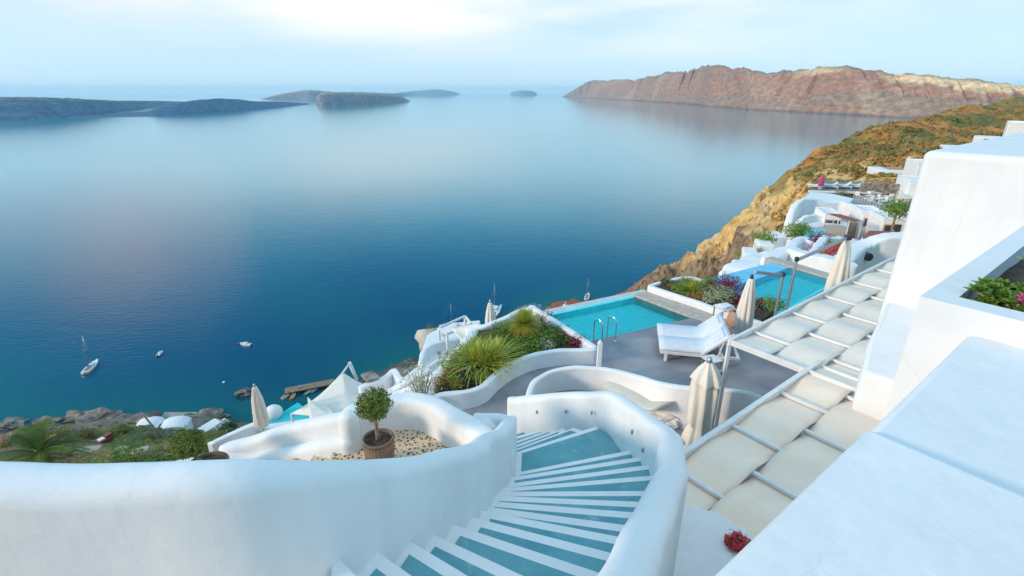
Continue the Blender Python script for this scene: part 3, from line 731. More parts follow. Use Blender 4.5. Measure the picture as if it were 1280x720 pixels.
# ================================================================== THE HOTEL
DK = -7.6                                     # level of the pool deck
# ---- staircase: (left end, right end of every step's front edge), lowest first
RISE = 0.18
N = [(655,536,655,536,-5)] 
edges = [(649,538,655,536,-5.50),(648.5,544,672,537,-5.32),(648.5,549,682,537,-5.14),(649,553.5,693,537,-4.96),(649,558,705,537,-4.78),
         (649,563.5,740,534,-4.60),(647,590,785,563,-4.42),(640,596,798,571,-4.24),(635.5,604,808,581,-4.06),(636,609,814,594,-3.88),
         (625,614,815,613,-3.70),(620,619,811,627,-3.52)]
stair = thing('staircase', W(700, 600, -3.9), 'curved outdoor staircase with teal treads and white edges going down to the deck', 'staircase')
eL = []; eR = []; eZ = []
for (a, b, c, d, z) in edges:
    eL.append(W(a, b, z).xy); eR.append(W(c, d, z).xy); eZ.append(z)
upL = [(612,625.5),(610,632.5),(607,638),(600,648),(575,657),(545,668),(513,675),(475,690),(428,701)]
upA = [-6,-10,-14,-18,-22,-28,-33,-35,-39]; upW = [1.35,1.28,1.2,1.14,1.08,1.02,0.98,0.98,1.0]
for (p, a, wd) in zip(upL, upA, upW):
    z = eZ[-1] + RISE; l = W(p[0], p[1], z).xy
    eL.append(l); eR.append(l + Vector((math.cos(R(a)), math.sin(R(a)))) * wd); eZ.append(z)
for k in range(1):
    eL.append(Vector((-0.68, 1.44) if k == 0 else (-0.60, 1.2))); eR.append(eR[-1] + (eR[-1] - eR[-2]) * 1.3); eZ.append(eZ[-1] + RISE)
def inv(o, parent):
    o.parent = parent; o.matrix_parent_inverse = Matrix.Identity(4)
    o.location = -parent.location if parent.rotation_euler.z == 0 else o.location
    return o
def part(mb, name, m, parent, **kw):
    """mesh built in world coordinates, hung under its thing without moving"""
    off = parent.location if parent.type == 'EMPTY' else Vector((0, 0, 0))
    mb.v = [(v[0]-off.x, v[1]-off.y, v[2]-off.z) for v in mb.v]
    return mb.build(name, m, parent, **kw)
for i in range(len(eL) - 1):
    l0, r0, l1, r1 = eL[i], eR[i], eL[i+1], eR[i+1]
    dl = (l0 - r0).normalized() * 0.10; dl1 = (l1 - r1).normalized() * 0.10
    if i < 5: dl = dl1 = (l0 - r0).normalized() * 0.9      # the lowest flight runs on behind the wall
    ext0, ext1 = (-dl * 0.6, -dl1 * 0.6)
    if i < 5: ext0 = ext1 = Vector((0.15, 0.05))
    a, b, c, d = l0 + dl, r0 + ext0, r1 + ext1, l1 + dl1
    z = eZ[i]
    mb = MB(); mb.prism([tuple(a), tuple(b), tuple(c), tuple(d)], z - 0.42, z)
    s_ = part(mb, 'step', PLASTER, stair, bevel=0.012)
    # painted tread, set back from the nosing
    f = (l1 - l0).length; nose = min(0.075, f * 0.42); 
    ll = l0.lerp(l1, min(0.5, nose / max(f, 1e-3))); fr = (r1 - r0).length; rr = r0.lerp(r1, min(0.5, 0.085 / max(fr, 1e-3)))
    if i < 5: ll = ll + dl * 0.8
    ins = (r0 - l0).normalized() * (0.045 if i >= 5 else 0)
    rx = (r0 - l0).normalized() * (0.09 if i >= 5 else 0.02)
    lb = l1 + (ll - l0) * 0 ; rb = r1
    if i < 5: lb = lb + dl * 0.8
    t_ = MB(); t_.prism([tuple(ll + ins), tuple(rr + rx), tuple(rb + rx), tuple(lb + ins)], z - 0.003, z + 0.004)
    q = t_; q.v = [(v[0]-stair.location.x, v[1]-stair.location.y, v[2]-stair.location.z) for v in q.v]
    q.build('painted_tread', TEAL, s_)

# ---- stair walls
zoff = 0.0
RW = [(0.02,7.65,-4.97,-8.2),(0.62,7.22,-4.62,-8.0),(1.08,6.82,-4.33,-8.0),(1.42,6.38,-4.06,-8),(1.63,5.7,-3.85,-8),(1.70,5.1,-3.62,-8),(1.66,4.5,-3.32,-8),(1.50,3.98,-3.06,-8),
      (1.30,3.35,-2.78,-8),(1.05,2.78,-2.46,-7),(0.80,2.25,-2.2,-7),(0.56,1.74,-1.92,-6),(0.36,1.3,-1.68,-6),(0.12,0.85,-1.5,-5),(-0.1,0.4,-1.4,-5)]
mb = MB(); ribbon(mb, RW, 0.23, 0.085, 8, wob=0.008)
rwall = tag(mb.build('stair_wall', PLASTER), 'rounded white parapet curving along the outer side of the teal stairs', 'wall')
# small recessed step lights in its inner face
for (x, y, z, nx, ny) in ((0.42,7.24,-4.98,-0.5,-0.85),(0.86,6.87,-4.72,-0.6,-0.8),(1.20,6.46,-4.46,-0.8,-0.6),(1.51,5.30,-3.95,-1,-0.05),(1.47,4.66,-3.72,-1,0.15)):
    m_ = MB(); n_ = Vector((nx, ny, 0)).normalized(); a_ = math.atan2(n_.y, n_.x)
    m_.box((x + n_.x*0.02, y + n_.y*0.02, z + .02), (0.03, 0.022, 0.06), a_)
    m_.build('step_light', METAL, rwall, bevel=0.004)
LW = [(-3.6,1.50,-1.29,-6),(-2.5,1.54,-1.32,-6),(-1.6,1.56,-1.335,-6),(-0.96,1.60,-1.345,-6),(-0.66,2.06,-1.70,-6),(-0.50,2.5,-2.02,-6),(-0.36,2.9,-2.28,-6),(-0.29,3.4,-2.62,-6),(-0.24,4.0,-3.0,-7),(-0.15,4.6,-3.38,-7),(-0.08,5.2,-3.74,-7),
      (-0.04,5.75,-4.05,-8),(-0.16,6.2,-4.3,-8.2),(-0.5,6.5,-4.5,-8.2)]
mb = MB(); ribbon(mb, LW, 0.20, 0.09, 8, wob=0.008)
tag(mb.build('stair_wall', PLASTER), 'broad smooth white wall filling the lower left, inner side of the stairs', 'wall')
# wall mass closing the wedge between the stair wall and the pebble terrace wall
mb = MB(); mb.prism([tuple(W(588,528,-4.42).xy), tuple(W(646,540,-4.42).xy), tuple(W(646,521,-4.42).xy), tuple(W(600,521,-4.42).xy), tuple(W(580,520,-4.42).xy)], -8.3, [-4.45,-4.45,-4.36,-4.42,-4.45])
tag(mb.build('wall_ledge', PLASTER, bevel=0.05, seg=3), 'small white ledge wedged between pebble terrace wall and stairs', 'ledge')

# ---- pebble terrace
PF = -4.4
mb = MB()
mb.prism([(-2.35,3.0),(-0.15,2.9),(-0.1,5.6),(-0.6,5.95),(-1.3,6.2),(-2.35,6.05)], PF - 1.5, PF)
for k, (x0, x1) in enumerate(((-2.65,-2.35),(-2.98,-2.65),(-3.4,-2.98),(-3.95,-3.4),(-5.1,-3.95))):
    mb.prism([(x0, 2.6),(x1, 2.6),(x1, 5.9 if k<4 else 5.6),(x0, 5.9 if k<4 else 5.2)], PF - 1.6 - 0.11*k, PF - 0.11 * (k+1))
tag(mb.build('pebble_path', PEBBLE, bevel=0.01), 'beige mosaic path with dark pebbles stepping down to the left', None, None, 'structure')
PW = [(-0.10,5.02,-3.98,-8.4),(-0.42,5.45,-3.96,-8.4),(-0.80,5.78,-3.95,-8.4),(-1.14,6.05,-3.94,-8.4),(-1.50,6.14,-3.94,-8.6),(-1.88,6.02,-3.95,-8.6),(-2.15,5.86,-3.95,-8.6)]
mb = MB(); ribbon(mb, PW, 0.30, 0.10, 8, wob=0.01)
tag(mb.build('terrace_wall', PLASTER), 'curved white parapet behind the large potted tree', 'wall')
mb = MB(); mb.lathe([(0.0,-3.86),(0.07,-3.87),(0.115,-3.91),(0.125,-4.0),(0.13,-4.4),(0.14,-5.2)][::-1], 28, (-2.13,5.62,0))
tag(mb.build('wall_pillar', PLASTER), 'rounded white pillar end left of the large potted tree', 'pillar')
UW = [(-2.12,5.80,-3.98,-8.6),(-2.7,5.95,-4.2,-8.6),(-3.25,6.08,-4.42,-8.8),(-3.75,6.12,-4.64,-8.8),(-4.1,6.10,-4.74,-9)]
mb = MB(); ribbon(mb, UW, 0.26, 0.09, 8, wob=0.012)
BW = [(-2.15,5.58,-4.2,-8.6),(-2.7,5.72,-4.42,-8.6),(-3.25,5.86,-4.66,-8.8),(-3.7,5.92,-4.78,-9),(-4.2,5.95,-4.80,-9),(-4.75,5.75,-4.82,-9),(-5.1,5.35,-4.86,-9),(-5.15,4.9,-4.9,-9)]
ribbon(mb, BW, 0.26, 0.10, 8, wob=0.012)
uw = tag(mb.build('terrace_wall', PLASTER), 'white wall with a ledge stepping down left beside the pebble path', 'wall')
m_ = MB(); p_ = (-3.42,5.735,-4.96); m_.tube([(p_[0],p_[1]-0.01,p_[2]),(p_[0],p_[1]+0.03,p_[2])], 0.028, 14); m_.build('round_spotlight', LAMP, uw)
mb = MB(); mb.ball((-4.62,5.55,-5.22), (0.46,0.36,0.40), 28, 0.05)
tag(mb.build('rounded_buttress', PLASTER), 'rounded white bulge of wall behind the small potted tree', 'wall')

# ---- leaves
def leaf_cloud(mb, c, r, n, size, shell=0.5, seed=0, lump=0.35, flat=0.0, up=0.0):
    rg = random.Random(seed * 977 + 13); c = Vector(c); k = 0
    while k < n:
        d = Vector((rg.gauss(0,1), rg.gauss(0,1), rg.gauss(0,1))).normalized()
        q = 1 + lump * noise.noise(d * 2.3 + Vector((seed*3.1, 0, 0))) + 0.5 * lump * noise.noise(d * 5.5 + Vector((0, seed*2.7, 0)))
        t = 1 - shell * rg.random() ** 1.6
        if noise.noise(d * 4.5 + Vector((7, seed*1.7, 0))) < -0.30 and rg.random() < 0.75: k += 0.25; continue
        p = c + Vector((d.x*r[0], d.y*r[1], d.z*r[2])) * q * t
        nrm = (d + Vector((rg.uniform(-.9,.9), rg.uniform(-.9,.9), rg.uniform(-.5,1.0) + up))).normalized()
        a = nrm.orthogonal().normalized(); a = Matrix.Rotation(rg.uniform(0, 6.28), 3, nrm) @ a; b = nrm.cross(a)
        s = size * rg.uniform(0.6, 1.3)
        m = p + nrm * s * 0.18
        mb.add([p - a*s, m + b*s*0.42, p + a*s, m - b*s*0.42], [(0,1,2),(0,2,3)])
        k += 1
    return mb
def branches(mb, base, top, r0, r1, n, spread, seed=0, bend=0.05):
    rg = random.Random(seed + 5); base = Vector(base); top = Vector(top)
    mid = base.lerp(top, 0.5) + Vector((rg.uniform(-bend,bend), rg.uniform(-bend,bend), 0))
    mb.tube([base, base.lerp(mid,0.5), mid, top], [r0*1.25, r0, lerp(r0,r1,.5), r1], 8)
    for k in range(n):
        t = 2*math.pi*k/n + rg.uniform(-.4,.4); e = top + Vector((math.cos(t)*spread[0], math.sin(t)*spread[0], spread[1]*rg.uniform(.5,1.1)))
        s = base.lerp(top, rg.uniform(.75,1)); mb.tube([s, s.lerp(e,.5)+Vector((0,0,spread[1]*.12)), e], [r1*.7, r1*.5, r1*.2], 6)

def potted_tree(loc, pr_, ph, th, cr_, label, seed, lean=(0,0), nleaf=2600, lsize=0.023):
    t = thing('potted_tree', loc, label, 'potted tree', 'potted trees on the pebble path')
    rz = 2*math.pi/34
    fold = lambda a, z: 1 + 0.05*abs(math.sin(a*15))
    m = MB(); m.lathe([(pr_*0.74,0),(pr_*0.86,ph*0.15),(pr_*0.97,ph*0.6),(pr_,ph*0.9)], 136, fold=fold, smooth=True)
    m.lathe([(pr_,ph*0.9),(pr_*1.04,ph*0.93),(pr_*1.05,ph*0.99),(pr_*1.02,ph),(pr_*0.92,ph),(pr_*0.90,ph*0.88)], 64)
    m.disc((0,0,0.005), pr_*0.74, 48); m.build('pot', POT, t)
    m = MB(); m.lathe([(0.0,ph*0.93),(pr_*0.4,ph*0.925),(pr_*0.92,ph*0.9)], 40); 
    leaf_cloud(m, (0,0,ph*0.92), (pr_*0.8,pr_*0.8,0.012), 160, 0.014, 1.0, seed); m.build('soil', SOIL, t)
    top = Vector((lean[0], lean[1], th))
    m = MB(); branches(m, (0,0,ph*0.9), top, 0.026, 0.018, 9, (cr_*.65, cr_*.6), seed, 0.02); m.build('trunk', BARK, t)
    m = MB(); c = top + Vector((0,0,cr_*0.45))
    leaf_cloud(m, c, (cr_,cr_,cr_*0.9), nleaf, lsize, 0.75, seed, 0.22)
    for k in range(26):     # stray shoots
        d = Vector((rnd.gauss(0,1), rnd.gauss(0,1), rnd.gauss(0,.8)+.2)).normalized()
        leaf_cloud(m, c + d*cr_*1.02, (.05,.05,.05), 12, lsize*0.9, 1, seed+k)
    m.build('crown', LEAF, t)
    return t
potted_tree(Vector((-1.66,5.27,PF)), 0.185, 0.41, 0.80, 0.205, 'round clipped little tree in a large ribbed brown pot on the pebble terrace', 3, (0.0,-0.02))
potted_tree(Vector((-3.98,5.42,PF-0.50)), 0.25, 0.38, 0.56, 0.20, 'small bushy tree in a clay pot at the left end of the wall', 11, (-0.22,0.05), 2400)

# ---- pool deck sheet
dk = [W(530,492,DK),W(560,560,DK),W(620,640,DK),W(900,700,DK),W(1180,620,DK),AB(14,-0.5,DK),AB(22,-1.5,DK),AB(24,-4.5,DK),AB(20.6,-6.6,DK)]
dk = [(-1.9,11.7),(-1.6,8.6),(-0.4,6.6),(1.6,4.0),(4.2,3.4),(9,5.5),(14.5,9.5),(16.5,14),(13.4,17.6),(9.6,16.4),(6.7,17.0),(2.85,15.18),(1.2,14.5),(-1.0,12.9)]
P1 = [W(748,428,-7.66), W(868,399,-7.66), W(793,371,-7.66), W(690,393,-7.66)]
mb = MB(); mb.prism([tuple(p[:2]) for p in dk], DK - 2.5, DK)
tag(mb.build('deck', DECK), 'grey cement pool deck', None, None, 'structure')
# retaining wall of the deck
P1x = [p.xy for p in P1]
# ---- pool one: basin, coping, water
pool = thing('swimming_pool', (P1[0] + P1[2]) / 2 * 1.0, 'near turquoise plunge pool with an infinity edge and steel handrails', 'pool')
pool.location.z = DK
def quad_ring(mb, inner, outer, z0, z1):
    for i in range(4):
        j = (i+1) % 4
        mb.prism([tuple(inner[i]), tuple(inner[j]), tuple(outer[j]), tuple(outer[i])], z0, z1)
def grow(q, d):
    c = sum(q, Vector((0,0))) / 4
    return [p + (p - c).normalized() * d for p in q]
mb = MB(); 
o_ = grow(P1x, 0.30)
quad_ring(mb, P1x, o_, -10.4, -7.70)
mb.prism([tuple(p) for p in grow(P1x, 0.02)], -10.6, -7.95)
part(mb, 'basin', TILE, pool, bevel=0.01)
mb = MB(); g_ = grow(P1x, 0.06)
n_ = 14; vs = []
for j in range(n_+1):
    for i in range(n_+1):
        a = g_[0].lerp(g_[1], i/n_); b = g_[3].lerp(g_[2], i/n_); p = a.lerp(b, j/n_); vs.append((p.x, p.y, -7.655))
mb.add(vs, [(j*(n_+1)+i, j*(n_+1)+i+1, (j+1)*(n_+1)+i+1, (j+1)*(n_+1)+i) for j in range(n_) for i in range(n_)])
part(mb, 'water', CLEARW, pool, fix=False)
# pale stone rim on the sea side
mb = MB(); a, b = P1x[3], P1x[2]; nrm = Vector((-(b-a).y, (b-a).x)).normalized(); 
if nrm.y < 0: nrm = -nrm
ext = (b-a).normalized()
mb.prism([tuple(a - ext*0.25 + nrm*0.08), tuple(b + ext*1.0 + nrm*0.08), tuple(b + ext*1.0 + nrm*0.62), tuple(a - ext*0.25 + nrm*0.62)], -10.2, -7.72)
part(mb, 'stone_rim', mat('rim_stone', (0.42,0.56,0.58), 0.7, (0.55,0.66,0.66), 3, 0.3, 20, coord='World'), pool, bevel=0.02)
# steel handrails
for (px, py, qx, qy) in ((742,416,752,428),(759,413,769,424)):
    h = thing('pool_handrail', W(qx, qy+2, DK), 'left chrome pool handrail' if px < 750 else 'right chrome pool handrail', 'handrail', 'chrome handrails of the near pool')
    h['label'] = 'curved chrome handrail at the near pool, the one nearer the white gate post' if px < 750 else 'curved chrome handrail at the near pool, the one nearer the wide sunbed'
    d = (P1x[2] - P1x[1]).normalized(); d3 = Vector((d.x, d.y, 0)) * 0.36
    pts = [Vector((0,0,0)), Vector((0,0,0.55)), d3*0.12+Vector((0,0,0.72)), d3*0.5+Vector((0,0,0.80)), d3*0.88+Vector((0,0,0.72)), d3+Vector((0,0,0.5)), d3+Vector((0,0,-0.6))]
    m = MB(); m.tube(spline([tuple(p) for p in pts], 5), 0.022, 10); m.build('rail', CHROME, h)
    m = MB(); m.lathe([(0.0,0.012),(0.045,0.01),(0.05,0)], 16); m.build('foot_plate', CHROME, h)

# ---- timber strip and low wall between pools
mb = MB(); A_, B_ = W(791,368.5,DK), W(900,410,DK); C_, D_ = W(815,362,DK), W(950,408,DK)
for k in range(9):
    t0, t1 = k/9 + 0.004, (k+1)/9 - 0.004
    a = A_.lerp(C_, t0*1.0); b = A_.lerp(C_, t1); c = B_.lerp(D_, t1); d = B_.lerp(D_, t0)
    mb.prism([tuple(a.xy), tuple(d.xy), tuple(c.xy), tuple(b.xy)], DK - 0.5, DK + 0.02)
tag(mb.build('boardwalk', PLANK, bevel=0.006), 'weathered plank strip behind the near pool', None, None, 'structure')
mb = MB(); mb.prism([(1.5,13.5),(9,10),(16,15),(17,21),(14.6,22.6),(12.6,23.6),(9.0,20.6),(6.0,18.6),(4.6,19.0)], -13, -9.35)
tag(mb.build('lower_terrace', PLASTER, bevel=0.03), 'white masonry base of the pools', 'wall')
mb = MB(); p = [(813,357,-7.34),(830,363,-7.34),(865,374,-7.34),(905,388,-7.34),(950,402,-7.34)]
ribbon(mb, [(*W(a,b,z).xy, z, -9) for a,b,z in p], 0.22, 0.05, 6)
p = [(813,356,-7.36),(838,349,-7.36),(862,346,-7.36),(884,351,-7.36)]
ribbon(mb, [(*W(a,b,z).xy, z, -9.5) for a,b,z in p], 0.2, 0.06, 6)
tag(mb.build('planter_wall', PLASTER), 'low white wall holding the flower bed between the two pools', 'wall')
mb = MB(); q = [W(815,357,-7.45),W(950,401,-7.45),W(968,389,-7.45),W(884,351,-7.45),W(845,348,-7.45)]
mb.prism([tuple(v.xy) for v in q], -9, -7.45)
tag(mb.build('flower_bed', SOIL), 'soil of the flower bed between the two pools', None, None, 'structure')

# ---- pool two
P2 = [W(940,408,-8.0), W(1040,351,-8.0), W(968,329,-8.0), W(878,352,-8.0)]
P2x = [p.xy for p in P2]
pool2 = thing('swimming_pool', (P2[0] + P2[2]) / 2, 'far turquoise pool beside the flower bed and grey umbrella arms', 'pool')
mb = MB(); quad_ring(mb, P2x, grow(P2x, 0.3), -11, -8.04); mb.prism([tuple(p) for p in grow(P2x, 0.02)], -11.4, -8.32)
part(mb, 'basin', TILE, pool2)
mb = MB(); mb.add([(p.x,p.y,-8.0) for p in grow(P2x, 0.05)], [(0,1,2,3)]); part(mb, 'water', CLEARW, pool2, fix=False)
mb = MB(); a, b = P2x[3], P2x[2]; nn = Vector((-(b-a).y, (b-a).x)).normalized(); nn = nn if nn.y > 0 else -nn
c = P2x[0].lerp(P2x[3], 0.68); d = P2x[1].lerp(P2x[2], 0.72)
mb.prism([tuple(P2x[3]+nn*0.1), tuple(c), tuple(d), tuple(P2x[2]+nn*0.1)], -8.3, -7.985)
part(mb, 'shallow_ledge', mat('pool_ledge', (0.13,0.50,0.72), 0.15, (0.22,0.60,0.80), 1.5, coord='World'), pool2)
mb = MB(); a, b = P2x[2], P2x[1]; nn = Vector((-(b-a).y, (b-a).x)).normalized(); nn = nn if nn.y > 0 else -nn; e = (b-a).normalized()
mb.prism([tuple(a - e*0.6 + nn*0.05), tuple(b + e*0.8 + nn*0.05), tuple(b + e*0.8 + nn*0.65), tuple(a - e*0.6 + nn*0.65)], -8.5, -7.90)
part(mb, 'stone_edge', PLANK, pool2, bevel=0.01)

# ---- garden bed one
mb = MB(); fr = [(541,497,-7.12),(552,492,-7.12),(580,489,-7.12),(603,482,-7.12),(618,468,-7.12),(638,454,-7.12),(665,443,-7.12),(700,437,-7.12),(742,436,-7.12)]
ribbon(mb, [(*W(a,b,z).xy, z, -9.5) for a,b,z in fr], 0.20, 0.045, 6)
rt_ = [(742,432,-7.1),(715,414,-7.05),(690,398,-7.0),(664,382,-6.95)]
ribbon(mb, [(*W(a,b,z).xy, z, -10.5) for a,b,z in rt_], 0.22, 0.05, 6)
bk = [(664,384,-6.95),(650,387,-7.0),(632,396,-7.1),(606,406,-7.2),(586,410,-7.3)]
ribbon(mb, [(*W(a,b,z).xy, z, -12) for a,b,z in bk], 0.26, 0.08, 6)
lf = [(592,412,-7.25),(580,430,-7.25),(565,447,-7.3),(552,462,-7.35),(541,478,-7.4),(534,492,-7.4)]
ribbon(mb, [(*W(a,b,z).xy, z, -12) for a,b,z in lf], 0.34, 0.08, 6)
tag(mb.build('planter_wall', PLASTER), 'curving white rim of the big garden bed left of the near pool', 'wall')
mb = MB(); q = [(548,489),(600,478),(640,452),(700,436),(738,432),(664,386),(610,408),(590,415),(545,480)]
mb.prism([tuple(W(a,b,-7.32).xy) for a,b in q], -9.5, -7.32)
tag(mb.build('garden_soil', SOIL), 'dark soil of the big garden bed', None, None, 'structure')
# outer support walls falling to the left of the bed and the deck
mb = MB(); q = [W(590,410,-7.6),W(666,380,-7.4),W(745,436,-7.5),W(560,500,-7.6),W(530,495,-7.7)]
mb.prism([tuple(v.xy) for v in q], -16, [-7.65]*5)
tag(mb.build('retaining_wall', PLASTER, bevel=0.04), 'white retaining wall under the big garden bed', 'wall')

# ---- plants for the beds
def blades(mb, c, n, ln, wd, droop, seed, upmin=0.1, upmax=1.4):
    rg = random.Random(seed); c = Vector(c)
    for k in range(n):
        az = rg.uniform(0, 6.283); el = rg.uniform(upmin, upmax); l = ln * rg.uniform(.7, 1.1)
        d = Vector((math.cos(az)*math.cos(el), math.sin(az)*math.cos(el), math.sin(el))); s = Vector((-math.sin(az), math.cos(az), 0)) * wd
        pts = []; 
        for j in range(5):
            t = j / 4; p = c + d*l*t + Vector((0,0,-droop*l*t*t)); pts.append((p, (1 - t)**0.6 + 0.03))
        vs = []
        for p, q in pts: vs += [p - s*q, p + s*q]
        mb.add(vs, [(2*j,2*j+1,2*j+3,2*j+2) for j in range(4)])
def plant(name, px, py, z, r, m, label, cat, seed, n=500, size=0.03, group=None, mat2=None, n2=0, s2=0.02, hgt=None, stem=True):
    p = W(px, py, z)
    t = thing(name, p, label, cat, group); h = hgt or r*0.8
    a = MB(); leaf_cloud(a, (0,0,h*0.45), (r,r,h*0.62), n, size, 0.85, seed, 0.45, up=0.3); a.build('leaves', m, t)
    if mat2:
        a = MB(); leaf_cloud(a, (0,0,h*0.55), (r*1.03,r*1.03,h*0.66), n2, s2, 0.25, seed+3, 0.5, up=0.8); a.build('blossom', mat2, t)
    if stem:
        a = MB()
        for k in range(5):
            q = 6.28*k/5; a.tube([(0,0,-0.06),(math.cos(q)*r*.4, math.sin(q)*r*.4, h*.5)], [0.012,0.006], 5)
        a.build('stem', BARK, t)
    return t
GZ_ = -7.32
p = W(604,462,GZ_)
t = thing('spiky_plant', p, 'large arching yellow green bladed plant in the big garden bed', 'plant')
for k,(dx,dy) in enumerate(((0,0),(.3,.15),(-.25,.1))):
    m = MB(); blades(m, (dx,dy,0), 210, 1.55, 0.020, 0.42, 20+k, 0.45, 1.5); m.build('leaf_fan', LEAFY, t)
t = thing('tuft_grass', W(655,421,GZ_), 'round orange green tuft of fine spiky grass in the big garden bed', 'plant')
m = MB(); m.tube([(0,0,0),(0,0,0.6)], [0.09,0.07], 10); m.build('stem', BARK, t)
m = MB(); blades(m, (0,0,0.45), 1100, 0.66, 0.010, 0.12, 31, -0.4, 1.5); m.build('leaves', LEAFY, t)
m = MB(); blades(m, (0,0,0.42), 520, 0.64, 0.010, 0.15, 32, -0.9, 0.1); m.build('lower_leaves', ORANGEG, t)
GG = 'low plants in the big garden bed'
specs = [
 ('shrub',612,432,.42,LEAF,'olive green shrub behind the arching bladed plant','shrub',1,700,None,0),
 ('shrub',634,418,.40,LEAFG,'fresh green shrub left of the orange grass tuft','shrub',2,700,None,0),
 ('ground_plant',640,440,.42,LEAFG,'bright green cushion plant below the orange grass tuft','plant',3,800,None,0),
 ('ground_plant',663,436,.34,LEAFG,'feathery green plant at the front of the bed','plant',4,700,None,0),
 ('shrub',680,404,.34,LEAFD,'dark shrub with lilac blossom beside the pool wall','shrub',5,500,PINK,260),
 ('shrub',665,392,.26,LEAFP,'lilac blossom cluster at the top corner of the bed','shrub',6,200,PINK,420),
 ('ground_plant',684,424,.32,LEAFG,'low green plant between grass tuft and red flowers','plant',7,520,None,0),
 ('ground_plant',698,416,.26,LEAF,'olive plant behind the magenta flower','plant',8,420,None,0),
 ('flowering_plant',706,421,.19,LEAFD,'magenta flowering plant near the pool wall','flower',9,240,MAG,180),
 ('flowering_plant',683,433,.20,LEAFP,'white flowering tuft at the front right of the bed','flower',10,200,WHTF,160),
 ('ground_plant',697,430,.22,LEAFD,'dark low plant right of the white flowers','plant',11,300,None,0),
 ('flowering_plant',721,430,.26,PURPLE,'dark red leafy plant in the right corner of the bed','plant',12,420,None,0),
 ('ground_plant',712,428,.16,LEAFG,'small green rosette near the right corner of the bed','plant',13,220,None,0),
 ('flowering_plant',625,452,.22,LEAFG,'white bellflowers right of the arching bladed plant','flower',14,220,WHTF,160),
 ('flowering_plant',598,469,.22,LEAFD,'white daisies in front of the arching bladed plant','flower',15,220,WHTF,150),
 ('shrub',575,462,.42,LEAFG,'green shrub at the left edge of the bed','shrub',16,800,None,0),
 ('shrub',588,446,.36,LEAF,'olive shrub behind the left of the bladed plant','shrub',17,560,None,0),
 ('ground_plant',606,474,.26,LEAFG,'green low plant along the curved front wall','plant',18,320,None,0),
 ('flowering_plant',583,472,.26,LEAFD,'pale lilac flowering plant near the front wall','flower',19,300,PINK,120),
 ('flowering_plant',564,476,.26,LEAFG,'orange flowering plant at the lower left of the bed','flower',20,260,ORNG,280),
 ('flowering_plant',551,480,.17,LEAFG,'bright red flowers at the lower left tip of the bed','flower',21,150,REDF,220),
 ('flowering_plant',572,483,.15,LEAFG,'small coral flowers by the front wall of the bed','flower',22,150,ORNG,100),
 ('ground_plant',650,428,.30,LEAF,'olive filler plant under the grass tuft','plant',23,420,None,0),
 ('ground_plant',618,464,.20,LEAFD,'dark filler plant below the white bellflowers','plant',24,300,None,0),
 ('ground_plant',670,418,.30,LEAFD,'dark green plant right behind the grass tuft','plant',25,400,None,0),
]
for (nm,px,py,r,m,lab,cat,sd,n,m2,n2q) in specs:
    plant(nm, px, py, GZ_, r*1.35, m, lab, cat, sd, int(n*1.7), 0.040, GG, m2, n2q, 0.026)
B2 = 'plants in the bed between the pools'
Z2 = -7.45
t = thing('spiky_plant', W(866,366,Z2), 'small yellow bladed plant in the bed between the pools', 'plant', B2)
m = MB(); blades(m, (0,0,0), 150, 0.95, 0.022, 0.35, 55, 0.2, 1.5); m.build('leaf_fan', LEAFY, t)
for (nm,px,py,r,m,lab,cat,sd,n,m2,n2q) in [
 ('shrub',909,362,.50,PURPLE,'rounded purple shrub in the bed between the pools','shrub',31,1000,None,0),
 ('shrub',900,375,.46,LEAFP,'pale green shrub in front of the purple shrub','shrub',32,900,None,0),
 ('flowering_plant',872,374,.20,LEAFG,'bright red flowers in front of the small bladed plant','flower',33,150,REDF,260),
 ('flowering_plant',842,359,.20,LEAFG,'dark pink flowers at the left end of the bed between pools','flower',34,150,MAG,120),
 ('ground_plant',850,364,.28,LEAFG,'green cushion plant left of the small bladed plant','plant',35,400,None,0),
 ('ground_plant',832,355,.2,LEAFD,'dark low plant at the far left end of the bed between pools','plant',36,300,None,0),
 ('flowering_plant',885,377,.2,LEAFP,'white flowering tuft between red flowers and pale shrub','flower',37,180,WHTF,120),
 ('shrub',925,378,.34,PURPLE,'second smaller purple shrub beside the closed umbrella','shrub',38,500,None,0),
 ('flowering_plant',948,381,.22,PURPLE,'dark pink shrub right of the closed cream umbrella','flower',39,260,MAG,80),
 ('shrub',965,385,.36,LEAFG,'bright green low hedge right of the closed cream umbrella','shrub',40,800,None,0),
 ('ground_plant',888,356,.32,LEAFG,'green shrub behind the purple shrub','shrub',41,420,None,0),
 ('ground_plant',858,356,.26,LEAFG,'green tuft behind the small bladed plant','plant',42,380,None,0),
 ('shrub',935,386,.24,LEAFP,'pale shrub behind the slim cream umbrella','shrub',43,380,None,0)]:
    plant(nm, px, py, Z2, r*1.4, m, lab, cat, sd, int(n*1.7), 0.042, B2, m2, n2q, 0.03)
# airy white-flowering shrub left of the garden wall
t = thing('flowering_shrub', W(528,508,-7.6), 'airy twiggy shrub with white blossom behind the pebble terrace wall', 'shrub')
m = MB(); rg = random.Random(4)
for k in range(26):
    a = rg.uniform(0,6.28); e = Vector((math.cos(a)*rg.uniform(.1,.5), math.sin(a)*rg.uniform(.1,.5), rg.uniform(.55,1.15)))
    m.tube([(0,0,-.3), tuple(e*.5+Vector((0,0,.05))), tuple(e)], [.016,.010,.004], 5)
m.build('stem', BARK, t)
m = MB(); leaf_cloud(m, (0,0,.75), (.5,.5,.5), 700, .030, 0.9, 77, .4); m.build('leaves', LEAFP, t)
m = MB(); leaf_cloud(m, (0,0,.82), (.55,.55,.5), 420, .030, 0.8, 78, .4); m.build('blossom', WHTF, t)

